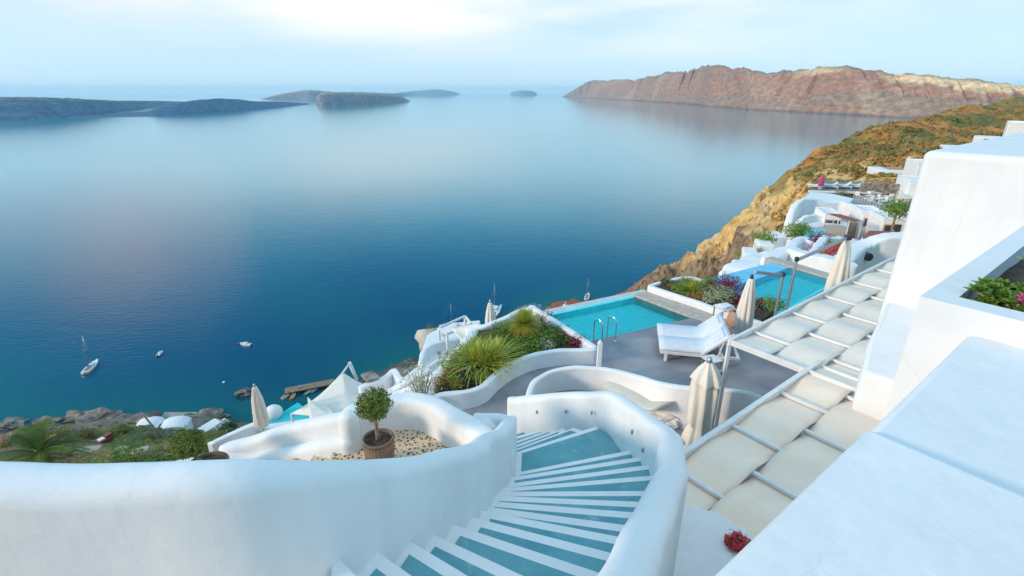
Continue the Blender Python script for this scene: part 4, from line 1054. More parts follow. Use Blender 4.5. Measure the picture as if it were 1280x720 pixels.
# ---- curved parapet on the deck
CW = [(661,492,-6.95),(668,476,-6.95),(690,463,-6.95),(722,458,-6.93),(762,461,-6.88),(800,470,-6.75),(835,480,-6.55),(870,484,-6.45),(905,486,-6.4),(940,491,-6.4),(962,500,-6.4)]
mb = MB(); ribbon(mb, [(*W(a,b,z).xy, z, DK-0.3) for a,b,z in CW], 0.17, 0.05, 8)
tag(mb.build('deck_parapet', PLASTER), 'curved white parapet in the middle of the grey deck', 'wall')
# gate post
pgp = W(748,463,DK+0.3)
g = thing('gate_post', Vector((pgp.x, pgp.y, DK)), 'slim white post with pointed tip where garden wall meets the deck', 'post')
h_ = 1.15
m = MB(); m.box((0,0,h_/2), (.13,.13,h_)); m.add([(-.065,-.065,h_),(.065,-.065,h_),(.065,.065,h_),(-.065,.065,h_),(0,0,h_+.14)], [(0,1,4),(1,2,4),(2,3,4),(3,0,4)]); m.build('post', PLASTER, g, bevel=.012)

# ---- loungers
def mattress(mb, L0, Wd, th, ang, back, M0=Vector((0,0,0))):
    """flat part along +x from 0..L0-back, back part raised"""
    hw = Wd/2; n = 8; nz_ = 3
    prof = []
    f = L0 - back
    for i in range(13):
        t = i / 12 * L0
        if t <= f: prof.append((t, 0))
        else: prof.append((f + (t-f)*math.cos(ang), (t-f)*math.sin(ang)))
    vs = []; fs = []; m = 0
    for (x, z) in prof:
        rg_ = [(-hw,z+.01),(-hw-.012,z+th*.5),(-hw+.03,z+th),(0,z+th+.015),(hw-.03,z+th),(hw+.012,z+th*.5),(hw,z+.01)]
        for (y, zz) in rg_: vs.append((M0.x+x, M0.y+y, M0.z+zz))
    m = 7
    for i in range(12):
        for j in range(m): fs.append((i*m+j, i*m+(j+1)%m, (i+1)*m+(j+1)%m, (i+1)*m+j))
    fs.append(tuple(range(m))); fs.append(tuple(range(12*m, 13*m)))
    mb.add(vs, fs, True)
# wide double sunbed by the pool
dl = thing('double_sunbed', Vector((5.66,14.4,DK)), 'wide white double sunbed with raised back beside the near pool', 'sun lounger', rz=R(-12))
m = MB()
for y in (-.88,.88,0): m.box((0.1,y,.30), (2.2,.07,.09))
for x in (-1.0,.0,.75,1.2): m.box((x,0,.30), (.07,1.82,.07))
m.build('frame', PAINTW, dl, bevel=.008)
for (x,y) in ((-.85,-.85),(-.85,.85),(.9,-.85),(.9,.85)):
    m = MB(); m.box((x,y,.14), (.09,.09,.28)); m.build('leg', PAINTW, dl, bevel=.008)
for y in (-.45,.45):
    m = MB(); mattress(m, 2.15, .88, .11, R(42), .85, Vector((-1.05,y,.35))); m.build('mattress', CUSH, dl)
for y in (-.45,.45):
    m = MB(); m.box((0,0,0), (.42,.62,.12)); o = m.build('pillow', CUSH, dl, bevel=.05, seg=4); o.location = (.62,y,.80); o.rotation_euler = (0,-R(42),0)
for y in (-.9,.9):
    m = MB(); m.bar((.15,y,.33),(.98,y,1.08),.05,.07); m.bar((.62,y,.33),(.72,y,.84),.04,.04); m.build('back_support', PAINTW, dl, bevel=.005)
# single lounger with wheels
sl = thing('sun_lounger', Vector((3.16,11.05,DK)), 'sand coloured single sun lounger on wheels beside the tied beige umbrella', 'sun lounger', rz=R(-60.7))
m = MB()
for y in (-.32,.32): m.tube([(-1.0,y,.30),(.95,y,.30)], .02, 8)
for x in (-1.0,-.4,.2,.95): m.tube([(x,-.32,.30),(x,.32,.30)], .018, 8)
for y in (-.32,.32): m.tube([(.35,y,.08),(.98,y,.08)], .018, 8)
for x in (.35,.66,.98): m.tube([(x,-.32,.08),(x,.32,.08)], .015, 8)
m.build('frame', PAINTW, sl)
for (x,y) in ((-.85,-.32),(-.85,.32),(.35,-.32),(.35,.32)):
    m = MB(); m.tube([(x,y,.30),(x,y,.0)], .018, 8); m.build('leg', PAINTW, sl)
for y in (-.36,.36):
    m = MB(); m.tube([(.95,y-.025,.10),(.95,y+.025,.10)], .10, 20); m.build('wheel', PAINTW, sl, bevel=.01)
m = MB(); mattress(m, 1.98, .66, .07, R(28), .72, Vector((-1.02,0,.325))); m.build('mattress', CUSH2, sl)
m = MB(); m.bar((.6,-.28,.3),(.72,-.28,.50),.02,.02); m.bar((.6,.28,.3),(.72,.28,.50),.02,.02); m.build('back_support', PAINTW, sl)
# second, mostly hidden sunbed right of the double one
# small side tables
def side_table(loc, label, rz, top=(.42,.42), h=.5, legm=METAL):
    t = thing('side_table', loc, label, 'table', 'small side tables on the deck', rz)
    m = MB(); m.box((0,0,h), (top[0],top[1],.03)); m.build('table_top', PAINTW, t, bevel=.006)
    for sx in (-1,1):
        for sy in (-1,1):
            m = MB(); m.box((sx*(top[0]/2-.04), sy*(top[1]/2-.04), h/2-.01), (.035,.035,h-.02)); m.build('leg', legm, t)
    return t
side_table(W(887,470,DK), 'small square white side table behind the tied beige umbrella', R(20), h=.55)
side_table(W(903,402,DK), 'white side table with towel behind the double sunbed', R(15), (.55,.55), .55, WOOD)
tw = MB(); p = W(903,402,DK); tw.box((p.x,p.y,DK+.60), (.5,.42,.06), R(18)); tw.box((p.x+.02,p.y-.02,DK+.645), (.36,.34,.035), R(28))
tag(tw.build('folded_towel', CUSH, bevel=.02, seg=3), 'folded white towel on the side table behind the double sunbed', 'towel')
# clay urn
t = thing('clay_urn', W(918,408,DK), 'round terracotta urn at the foot of the cream umbrella', 'pot')
m = MB(); m.lathe([(.0,0),(.15,0),(.25,.12),(.29,.30),(.25,.46),(.17,.54),(.19,.58),(.16,.58),(.14,.5)], 32); m.build('body', TERRA, t)

# ---- closed umbrellas
def closed_umbrella(loc, H, r, label, m_=CLOTH, group='closed sun umbrellas', pole_r=.025, foldn=9, base=.28, z0=.45, seed=1, cap=METAL, tie=False, side_pole=None, name='closed_umbrella', leanx=0.0):
    t = thing(name, loc, label, 'umbrella', group)
    fd = lambda a, z: 1 + (0.24 if tie else 0.16)*math.sin(a*foldn + seed + z*0.8)*(0.7 + 0.6*noise.noise(Vector((math.cos(a)*1.5, math.sin(a)*1.5, z*1.2 + seed)))) + 0.06*math.sin(a*(foldn*2+1) + z*3) + 0.06*noise.noise(Vector((math.cos(a)*2, math.sin(a)*2, z*2.5 + seed)))
    zt = H
    if tie:
        prof = [(r*.80,z0),(r*1.02,z0+.10),(r*.86,z0+.30),(r*.66,z0+.48),(r*.82,z0+.56),(r*.80,zt*.55),(r*.84,zt*.72),(r*.80,zt*.82),(r*.78,zt*.845)]
        m = MB(); m.lathe(prof, 72, fold=fd); m.build('canopy', m_, t)
        m = MB(); m.lathe([(r*.95,zt*.80),(r*.80,zt*.86),(r*.55,zt*.93),(r*.30,zt*.975),(.06,zt)], 72, fold=fd); m.build('top_flap', m_, t)
    else:
        prof = [(r*.50,z0),(r*.88,z0+.05),(r*1.0,z0+(zt-z0)*.18),(r*.96,z0+(zt-z0)*.4),(r*.74,z0+(zt-z0)*.68),(r*.48,z0+(zt-z0)*.88),(r*.34,z0+(zt-z0)*.96),(.035,zt)]
        m = MB(); m.lathe(prof, 72, fold=fd); m.build('canopy', m_, t)
    m = MB(); m.tube([(0,0,0),(0,0,zt+.02)], pole_r, 10); m.build('pole', PAINTW, t)
    m = MB(); m.lathe([(0,zt+.12),(.035,zt+.11),(.05,zt+.05),(.065,zt-.01),(.03,zt-.03)][::-1], 16); m.build('cap', cap, t)
    m = MB(); m.lathe([(0,.0),(base,.0),(base,.05),(base*.9,.07),(.05,.08),(.045,.2)], 28); m.build('base', PAINTW, t)
    if side_pole:
        m = MB(); dx, dy, hh = side_pole; m.box((dx,dy,hh/2), (.09,.09,hh)); m.box((dx*.5,dy*.5,hh-.05), (abs(dx)+.05,.06,.06), math.atan2(dy,dx)); m.build('mast', METAL, t, bevel=.008)
    return t
closed_umbrella(Vector((4.15,9.5,DK)), 2.32, .31, 'tied beige umbrella with a grey mast beside the single lounger', UMB, tie=True, side_pole=(.30,.10,2.05), z0=.25, foldn=7)
closed_umbrella(W(926,424,DK), 2.15, .25, 'slim cream umbrella standing in front of the far pool', CLOTHW, cap=DARK, z0=.3, seed=2)
# crank arms of the cantilever umbrellas
def cantilever(base, top, tip, label, droop, r=.25, seed=4, m_=CLOTHW):
    base, top, tip = Vector(base), Vector(top), Vector(tip)
    t = thing('cantilever_umbrella', base, label, 'umbrella', 'cantilever umbrellas at the far pool')
    z = Vector((0,0,0)); tp = top - base; ti = tip - base
    m = MB(); m.bar(z, tp, .065, .065, up=(0,1,0)); m.build('mast', METAL, t, bevel=.01)
    m = MB(); m.bar(tp - Vector((0,0,.03)), ti, .06, .09); m.build('arm', METAL, t, bevel=.01)
    m = MB(); m.box(tp, (.09,.09,.13)); m.build('hinge', DARK, t, bevel=.01)
    m = MB(); q = z.lerp(tp, .35); m.box(q + Vector((-.08,0,0)), (.1,.08,.16)); m.build('crank', DARK, t, bevel=.01)
    if droop:
        fd = lambda a, zz: 1 + 0.15*math.sin(a*8 + seed) + 0.05*math.sin(a*17 + zz*3)
        m = MB(); m.lathe([(r*.6,0),(r*1.05,.08),(r*1.0,droop*.3),(r*.78,droop*.6),(r*.5,droop*.88),(.05,droop)], 64, c=(ti.x,ti.y,ti.z-droop-.06), fold=fd); m.build('canopy', m_, t)
        m = MB(); m.box(ti, (.16,.16,.14)); m.build('hub', DARK, t, bevel=.01)
    return t
bs = W(972,420,DK)
cb = W(984,425,DK-.2)
Yb = 14.2
b_ = D(984,388,13.6); tp_ = D(997,322,13.6); 
def arm_set(bx, by, tx, ty, ex, ey, Y, Ye, label, droop, r=.25, seed=4):
    tpv = D(tx, ty, Y); base = Vector((tpv.x, tpv.y, DK)); return cantilever(base, tpv, D(ex, ey, Ye), label, droop, r, seed)
arm_set(0,0, 996,324, 1060,297, 14.0, 15.2, 'big grey cantilever umbrella hanging closed over the far pool end', 2.0, .27)
arm_set(0,0, 979,343, 944,340, 14.2, 13.6, 'short grey umbrella arm and post behind the slim cream umbrella', 0)

# ---- pergolas (wooden frames woven with cloth strips)
PZ = -5.1
def pergola(label, a0, a1, b0, colw, ncol, sp, first, bends, posts, beam=.07, ph0=0, near_beam=True, mt=CLOTH):
    t = thing('pergola', AB((a0+a1)/2, b0, DK), label, 'pergola')
    ang = math.atan2(E1.y, E1.x)
    def P(mb, name, m, **k): return part(mb, name, m, t, **k)
    m = MB(); m.bar(AB(a0-.04,b0,PZ+.05), AB(a1,b0,PZ+.05), beam, .12); P(m, 'edge_beam', PAINTW, bevel=.008)
    m = MB(); m.bar(AB(a0-.04,b0+colw*ncol,PZ+.03), AB(a1,b0+colw*ncol,PZ+.03), beam, .12); P(m, 'edge_beam', PAINTW, bevel=.008)
    if near_beam:
        m = MB(); m.bar(AB(a0,b0+.036,PZ+.045), AB(a0,b0+colw*ncol-.036,PZ+.045), beam, .12); P(m, 'end_beam', PAINTW, bevel=.008)
    k = 0; a = first; rungs = []
    while a < a1 - .05:
        m = MB(); m.bar(AB(a,b0+.04,PZ+.02), AB(a,b0+colw*ncol-.04,PZ+.02), .065, .055); P(m, 'rung', PAINTW, bevel=.008)
        rungs.append(a); a += sp; k += 1
    for c in range(ncol):
        vs = []; fs = []; na = int((a1 - a0) / .08); nb = 6
        w0 = b0 + (.05 if c == 0 else 0) + c*colw + (.0 if c == 0 else .008); w1 = b0 + (c+1)*colw - (.008 if c < ncol-1 else .04)
        if c == 0: w0 += 0.0
        for i in range(na + 1):
            aa = a0 + .02 + (a1 - a0 - .04) * i / na
            u = (aa - first) / sp
            s = math.asin(max(-1, min(1, math.cos(math.pi * (u + c + ph0)) * .97))) / 1.35
            s = math.copysign(min(1, abs(s) * 1.25), s)
            for j in range(nb + 1):
                bb = w0 + (w1 - w0) * j / nb
                wr = 0.012 * noise.noise(Vector((aa*1.5, bb*2.0, c*3.0))) 
                edge = -0.02 * abs(math.cos(math.pi*u)) * 0 - 0.015 * math.sin(math.pi * j / nb) * (1 - abs(s))
                vs.append(AB(aa, bb + 0.015*noise.noise(Vector((aa*0.9, c*5.0, j*0.0))), PZ + .02 - s * .042 + wr + edge))
        fs = [(i*(nb+1)+j, i*(nb+1)+j+1, (i+1)*(nb+1)+j+1, (i+1)*(nb+1)+j) for i in range(na) for j in range(nb)]
        m = MB(); m.add(vs, fs, True); m.add([], [])
        o = P(m, 'cloth_strip', mt)
        so = o.modifiers.new('s', 'SOLIDIFY'); so.thickness = .006
    for (pa, pb) in posts:
        m = MB(); m.bar(AB(pa,pb,DK), AB(pa,pb,PZ), .08, .08, up=(0,1,0)); P(m, 'post', PAINTW, bevel=.008)
    return t
pergola('near pergola roof woven from beige cloth strips beside the stairs', 4.75, 10.5, -3.37, .83, 3, .80, 5.55, None, [(4.8,-3.33),(10.4,-3.33)], beam=.09, ph0=0, near_beam=False)
pergola('far pergola roof woven from pale cloth strips below the big white wall', 9.85, 22.0, -4.98, .85, 4, .90, 10.8, None, [(9.85,-4.98),(15.9,-4.98),(21.9,-4.98)], ph0=0, mt=CLOTHW)

# ---- right-hand white masonry
mb = MB()
def abbox(mb, a0, a1, b0, b1, z0, z1):
    mb.prism([tuple(AB(a0,b0).xy), tuple(AB(a0,b1).xy), tuple(AB(a1,b1).xy), tuple(AB(a1,b0).xy)], z0, z1)
m = MB(); m.prism([tuple(AB(-1.6,-.47).xy), tuple(AB(-1.6,.9).xy), tuple(AB(2.02,.9).xy), tuple(AB(2.1,-.47).xy)], -7.5, [-1.2,-1.15,-1.15,-1.2])
abbox(m, 2.0, 3.52, -.468, .9, -7.5, -1.225)
tag(m.build('parapet_wall', PLASTER, bevel=.035, seg=4), 'massive flat-topped white parapet in the lower right corner', 'wall')
# planter trough
m = MB(); TZ = -1.09
for (a0,a1,b0,b1) in ((3.52,3.68,-.72,1.6),(3.68,9.0,-.72,-.58),(3.68,9.0,1.46,1.6),(9.0,9.15,-.72,1.6)):
    abbox(m, a0, a1, b0, b1, -7.6, TZ)
tag(m.build('planter_trough', PLASTER, bevel=.03, seg=4), 'white built-in planter trough at the right edge', 'planter')
m = MB(); nb = 24; vs = []
for i in range(41):
    for j in range(17):
        a = 3.6 + 5.45*i/40; b = -.64 + 2.16*j/16; vs.append(AB(a,b,TZ-.12+.05*noise.noise(Vector((a*3,b*3,0)))))
m.add(vs, [(i*17+j,i*17+j+1,(i+1)*17+j+1,(i+1)*17+j) for i in range(40) for j in range(16)], True)
tag(m.build('planter_soil', SOIL), 'dark soil in the right-hand planter', None, None, 'structure')
# big wall
m = MB(); abbox(m, 12.05, 24.0, -3.05, 6.0, -9.5, -1.0)
tag(m.build('house', PLASTER, bevel=.12, seg=5), 'big blank white house wall rising above the far pergola', 'house')
m = MB(); 
vs_ = [AB(12.3,-2.3,-.985),AB(12.3,5.8,-.985),AB(23,5.8,-.985),AB(23,-2.3,-.985)]
n1_, n2_ = 90, 70; vs = []
for i in range(n1_+1):
    for j in range(n2_+1):
        a = 13.3 + 9.0*i/n1_; b = -1.5 + 7.2*j/n2_; e = min(i, j, n1_-i, n2_-j)
        vs.append(AB(a,b,-.985 + (.05 + .06*noise.noise(Vector((a*5,b*5,0))) + .05*noise.noise(Vector((a*13,b*13,2)))) * min(1, e/3)))
m.add(vs, [(i*(n2_+1)+j,i*(n2_+1)+j+1,(i+1)*(n2_+1)+j+1,(i+1)*(n2_+1)+j) for i in range(n1_) for j in range(n2_)])
tag(m.build('pebble_roof', PEBB), 'heap of white pebbles covering the flat house roof', None, None, 'stuff')
# sloping buttress between pergola and planter
m = MB(); m.prism([tuple(AB(a,b).xy) for a,b in ((9.25,-2.35),(9.3,1.0),(12.04,1.0),(12.04,-2.95),(11.2,-2.80),(10.2,-2.62))], -8, [-4.36,-4.36,-3.98,-3.98,-4.08,-4.22])
abbox(m, 9.4, 12.04, -1.5, 5.5, -8, -4.2)
tag(m.build('buttress_wall', PLASTER, bevel=.07), 'sloping white buttress between pergola and big house wall', 'wall')
m = MB(); abbox(m, 3.6, 9.4, -.71, 4.0, -8, -2.2)
tag(m.build('terrace_block', PLASTER, bevel=.05), 'white block beneath the right-hand planter', 'wall')
# lower white wall under the near pergola, with red flowers
m = MB(); LWp = [(2.0,3.5,-3.6,-8),(2.6,3.75,-4.0,-8),(3.3,4.2,-5.25,-8)]
m.prism([tuple(W(a,b,-4.92).xy) for a,b in ((800,800),(820,690),(836,628),(860,629),(900,641),(938,664),(960,700),(1000,800))][::-1], -8.2, -4.92)
tag(m.build('terrace_block', PLASTER, bevel=.04), 'low white terrace between stair wall and near pergola', 'wall')
p = W(921,686,-5.2)
plant('flowering_plant', 922, 683, -4.92, .13, LEAFD, 'dark red flowers peeping over the parapet edge at the bottom', 'flower', 61, 120, .03, None, REDF, 420, .028)
# succulents in the planter
def succulent(a, b, z, n, r, h, label, seed, mat_=LEAFG, flower=None):
    t = thing('succulent_plant', AB(a,b,z), label, 'plant', 'succulents in the right-hand planter'); rg = random.Random(seed)
    st_ = MB(); lv = MB(); fl = MB()
    for k in range(n):
        az = rg.uniform(0,6.28); l = rg.uniform(.2,1)*r; hh = h*rg.uniform(.5,1); e = Vector((math.cos(az)*l, math.sin(az)*l, hh))
        st_.tube([(0,0,-.05), tuple(e*.5), tuple(e)], [.012,.009,.007], 6)
        for q in range(16):
            az2 = q*2.4; el = .1 + q/16*1.2; d = Vector((math.cos(az2)*math.cos(el), math.sin(az2)*math.cos(el), math.sin(el))); s = Vector((-math.sin(az2), math.cos(az2), 0)); L_ = .075*(1.1-.5*q/16)
            u = d.cross(s); p0 = e; lv.add([p0, p0+d*L_*.6+s*.024, p0+d*L_, p0+d*L_*.6-s*.024, p0+d*L_*.55+u*.010], [(0,1,4),(1,2,4),(2,3,4),(3,0,4)], True)
        if flower and k < 2: leaf_cloud(fl, e+Vector((0,0,.03)), (.025,.025,.025), 40, .018, 1, k)
    st_.build('stem', BARK, t); lv.build('leaves', mat_, t, fix=False)
    if flower: fl.build('blossom', flower, t)
succulent(3.92, -.36, TZ-.12, 46, .20, .15, 'low leafy succulent with a magenta flower at the planter corner', 5, LEAFG, MAG)
succulent(4.22, -.20, TZ-.12, 26, .22, .42, 'taller rosette succulent leaning from the planter at the right edge', 8, LEAFP)
succulent(4.9, .05, TZ-.12, 20, .22, .30, 'small pale succulent between the two bigger planter succulents', 9, LEAFP)

# ================================================================== VILLAGE ON THE SPUR
def mpp(p): return (p.y * CS - p.z * SN) / 640
def vbox(name, label, cat, x0, x1, yt, yb, Y, depth, rz=0.0, wins=(), group=None, parapet=0.0, ext=9.0, doors=(), m_=None, bev=.12):
    p = D((x0+x1)/2, yt, Y); s = mpp(p); wd = (x1-x0)*s; h = (yb-yt)*s*1.05
    t = thing(name, Vector((p.x, p.y, p.z - h)), label, cat, group, rz)
    m = MB(); m.box((0, depth/2, h/2 - ext/2), (wd, depth, h + ext)); m.build('wall', m_ or PLASTER, t, bevel=bev, seg=3)
    if parapet:
        m = MB()
        for (cx, cy, sx, sy) in ((0,.12,wd,.24),(0,depth-.12,wd,.24),(-wd/2+.12,depth/2,.24,depth-.5),(wd/2-.12,depth/2,.24,depth-.5)):
            m.box((cx,cy,h+parapet/2), (sx,sy,parapet))
        m.build('parapet', PLASTER, t, bevel=.05)
    for (u, v, a, b) in wins:
        m = MB(); m.box((-wd/2+u*wd, -.02, h*v), (a+.22,.12,b+.22)); f = m.build('window', WOOD, t, bevel=.02)
        m = MB(); m.box((-wd/2+u*wd, -.07, h*v), (a,.06,b)); m.build('pane', GLASS, f)
    for (u, a, b) in doors:
        m = MB(); m.box((-wd/2+u*wd, -.02, b/2), (a,.12,b)); m.build('door', GLASS, t)
    return t
HG = 'white houses of the village on the spur'
vbox('village_house','white cube house with two small windows and a roof terrace on the spur','house',1104,1151,214,242,95,6,R(-14),((.28,.62,.5,.6),(.74,.62,.7,.8)),HG,.0)
vbox('village_house','low white annex with a railed terrace in front of the cube house','house',1098,1120,230,243,92,3,R(-14),(),HG,.35)
vbox('village_house','stepped white house behind the edge of the big wall','house',1150,1172,206,240,84,6,R(-20),((.4,.5,.5,.7),),HG,.3)
vbox('village_house','white house block low beside the big wall edge','house',1140,1172,228,262,66,5,R(-20),(),HG,.2)
vbox('village_house','small white house crowning the top right of the spur','house',1185,1215,184,192,120,6,R(-30),((.3,.5,1.0,.8),),HG,.0)
vbox('village_house','small white roof box seen above the big wall near the right edge','house',1222,1248,172,181,100,6,R(-40),((.5,.5,.7,.8),),HG,.0)
vbox('village_house','white upper house at the far right edge above the pebble roof','house',1268,1310,156,172,80,6,R(-40),(),HG,.3)
vbox('village_house','white house below the round topiary tree of the village','house',1132,1160,272,300,52,4,R(-20),((.75,.45,.5,1.2),),HG,.1)
# roof terrace floor, rails and umbrella on the cube house
p = D(1132, 213, 96.5)
m = MB(); m.box((p.x, p.y+1.5, p.z+.08), (5.0,3.4,.16), R(-14)); tag(m.build('roof_paving', TERRA), 'reddish paved roof terrace of the cube house', 'paving')
closed_umbrella(Vector((p.x+1.1, p.y+1.4, p.z+.15)), 2.3, .3, 'tiny white closed umbrella on the roof of the cube house', CLOTHW, base=.2)
# organic cave-house wall mass
def wallmass(pts, th, label, Y=None, ext=7, rad=.4, wob=.06, name='cave_house', cat='house', k=8):
    q = []
    for (px, py, Yy) in pts:
        p = D(px, py, Yy); q.append((p.x, p.y, p.z, p.z - ext))
    m = MB(); ribbon(m, q, th, rad, k, wob=wob, cseg=5, batter=.06)
    return tag(m.build(name, PLASTER), label, cat)
def slab(label, pts, ext=6, name='house_roof', m_=None, bev=.1):
    P = [D(*q) for q in pts]; z = [p.z for p in P]; m = MB(); xy = [(p.x,p.y) for p in P]; m.prism(xy, min(z)-ext, z); return tag(m.build(name, m_ or PLASTER, bevel=bev), label, 'house')
# cave houses cut into the bluff: tall curving fronts with flat whitewashed roofs behind them
slab('flat white roof of the cave house under the sunbed terrace', [(996,256,60),(1040,250,60),(1062,254,60),(1068,248,64),(1040,242,70),(1012,240,70)], name='cave_house')
wallmass([(985,280,56),(990,262,57.5),(1000,250,59),(1016,248,60),(1034,252,60),(1050,251,60),(1068,256,59),(1084,263,58),(1099,268,57)], .7, 'tall curving white front wall of the upper cave house', rad=.22, ext=9, wob=.05)
wallmass([(992,283,52),(1003,272,53),(1018,268,54),(1032,272,54)], .6, 'low curving white wall in front of the upper cave house', rad=.2, ext=6, wob=.05)
slab('flat white terrace between the cave house walls', [(992,287,51),(1036,280,51),(1060,284,51),(1060,276,57),(1034,270,58),(1000,272,57)], name='cave_house')
vbox('village_house','small white vaulted house with a dark doorway beside the stone hut','house',1032,1052,270,292,53,4,R(-16),((.3,.6,.5,.5),),HG,.15,doors=((.76,.55,1.5),))
vbox('village_house','white cube house below the restaurant terrace','house',1080,1106,268,290,54,4,R(-16),((.3,.55,.6,.7),(.7,.55,.5,.7)),HG,.25)
vbox('village_house','white house with a stair wall right of the shade sail','house',1106,1134,276,298,50,4,R(-16),((.25,.5,.5,.8),),HG,.2,doors=((.62,.55,1.5),))
wallmass([(1056,321,34),(1070,308,37),(1088,300,38),(1112,293,38),(1145,291,38)], 1.4, 'big smooth white wall behind the far end of the pergola', rad=.25, ext=8, wob=.04, name='curved_wall', cat='wall')
wallmass([(962,322,31),(985,310,33),(1010,316,31),(1040,322,29.5),(1062,330,28)], 1.0, 'long low white wall behind the far pool', rad=.12, ext=5, wob=.03, name='low_wall', cat='wall')
wallmass([(918,342,30),(930,330,31),(950,322,33),(968,318,34)], 1.8, 'white wall steps left of the far pool', rad=.3, ext=6, wob=.08, name='low_wall', cat='wall')
wallmass([(1040,300,44),(1052,296,45),(1068,300,44)], 1.0, 'small white wall above the red flowers', rad=.25, ext=6, wob=.05, name='low_wall', cat='wall')
wallmass([(985,322,37),(990,305,41),(1003,296,44),(1012,300,43)], .9, 'small white garden wall by the round tree', rad=.25, ext=6, wob=.05, name='low_wall', cat='wall')
wallmass([(1014,324,35),(1021,308,39),(1032,294,43)], .7, 'thin white wall left of the purple bougainvillea', rad=.2, ext=5, wob=.04, name='low_wall', cat='wall')
p = D(1083,320,36.6); m = MB(); m.tube([(p.x,p.y-.35,p.z),(p.x,p.y+.3,p.z)], .30, 12); tag(m.build('wall_niche', GLASS), 'small dark arched opening in the smooth white wall', 'window')
# little white boxes left of the far pool
for i,(x0,x1,yt,yb,Y,lab) in enumerate([(930,948,318,328,38,'small white cube wall at the left of the little trees'),(950,968,306,318,42,'small white block under the loose green tree'),(968,984,296,310,46,'small white block left of the round tree')]):
    vbox('garden_block', lab, 'wall', x0, x1, yt, yb, Y, 2.2, R(-20+7*i), (), 'white blocks left of the round tree', ext=5)
# sunbed terrace with rubble wall
tz = D(1045,240,72).z
m = MB(); q = [D(1010,239,72),D(1078,239,71),D(1105,236,78),D(1030,230,82)]
m.prism([tuple(v.xy) for v in q], tz-4, tz+.1); tag(m.build('terrace', STONE, bevel=.1), 'sunbed terrace', None, None, 'structure')
m = MB(); a = D(1011,237.5,71.8); b = D(1076,238.8,70.8); m.bar((a.x,a.y,tz+.1),(b.x,b.y,tz+.1),.3,.3)
tag(m.build('terrace_parapet', PLASTER, bevel=.06), 'white coping along the sunbed terrace', 'wall')
proto = None
for i,(px, lab) in enumerate([(1019,'first white sunbed from the left on the village terrace'),(1038,'second white sunbed from the left on the village terrace'),(1055,'third white sunbed from the left on the village terrace'),(1070,'white sunbed at the right end of the village terrace')]):
    p = D(px, 233.5, 74.5); loc = Vector((p.x, p.y, tz+.15))
    if proto is None:
        proto = thing('terrace_sunbed', loc, lab, 'sun lounger', 'white sunbeds on the village terrace', R(-25))
        m = MB(); m.box((0,0,.28),(1.9,1.3,.1)); m.build('frame', PAINTW, proto)
        for x in (-.8,.8):
            for y in (-.5,.5): m = MB(); m.box((x,y,.12),(.1,.1,.24)); m.build('leg', PAINTW, proto)
        m = MB(); mattress(m, 1.9, 1.25, .14, R(40), .7, Vector((-.95,0,.34))); m.build('mattress', CUSH, proto)
    else: copy_thing(proto, loc, R(-25), lab)
p = D(1025,234.5,73.5); closed_umbrella(Vector((p.x,p.y,tz+.15)), 1.9, .34, 'small bright pink closed umbrella on the village terrace', MAG, base=.25)
# restaurant terrace with chairs and tables
cz = D(1105,258,64).z
m = MB(); q = [D(1064,249,66),D(1096,266,60),D(1152,264,60),D(1165,247,68),D(1075,242,76)]
m.prism([(v.x,v.y) for v in q], cz-4, cz); tag(m.build('restaurant_terrace', mat('terrace_paving',(.34,.30,.27),.8,(.45,.41,.37),2,.3,10,coord='World')), 'restaurant terrace paving', None, None, 'structure')
rg = random.Random(3); chair = None; tab = None; ci = 0
rows = [(1072,1096,248,5),(1080,1112,252,6),(1088,1128,255.5,7),(1098,1148,259,8)]
for r_i,(xa, xb, py, n) in enumerate(rows):
    for k in range(n):
        px = xa + (xb-xa)*k/(n-1); p = W(px, py, cz); loc = Vector((p.x+rg.uniform(-.2,.2), p.y+rg.uniform(-.2,.2), cz))
        if k % 3 == 1:
            if tab is None:
                tab = thing('terrace_table', loc, 'small white table on the crowded restaurant terrace', 'table', 'tables on the restaurant terrace')
                m = MB(); m.box((0,0,.73),(.9,.9,.05)); m.build('table_top', PAINTW, tab); m = MB(); m.tube([(0,0,0),(0,0,.72)],.05,8); m.lathe([(.28,0),(.28,.03),(.05,.06)],12); m.build('leg', METAL, tab)
            else: copy_thing(tab, loc, rg.uniform(0,3))
        else:
            rz_ = rg.uniform(0,6.28)
            if chair is None:
                chair = thing('terrace_chair', loc, 'pale chair on the crowded restaurant terrace', 'chair', 'chairs on the restaurant terrace', rz_)
                m = MB(); m.box((0,0,.45),(.5,.5,.06)); m.build('seat', CLOTHW, chair)
                m = MB(); m.box((0,.23,.72),(.5,.05,.5)); m.build('backrest', CLOTHW, chair)
                for x in (-.21,.21):
                    for y in (-.21,.21): m = MB(); m.box((x,y,.21),(.04,.04,.42)); m.build('leg', METAL, chair)
            else: copy_thing(chair, loc, rz_)
m = MB(); a = W(1066,250,cz); b = W(1098,264.5,cz); c = W(1150,263.5,cz)
for u,v in ((a,b),(b,c)):
    m.bar((u.x,u.y,cz+.9),(v.x,v.y,cz+.9),.05,.05); n = 9
    for k in range(n+1):
        w_ = u.lerp(v,k/n); m.bar((w_.x,w_.y,cz),(w_.x,w_.y,cz+.9),.04,.04,up=(0,1,0))
tag(m.build('railing', PAINTW), 'thin white railing round the restaurant terrace', 'railing')
# stone wall behind chairs
m = MB(); a = D(1072,247,71); b = D(1140,247,69); m.bar((a.x,a.y,cz+.9),(b.x,b.y,cz+.9),.6,1.9); tag(m.build('stone_wall', STONE, bevel=.08), 'dark rubble wall behind the restaurant chairs', 'wall')
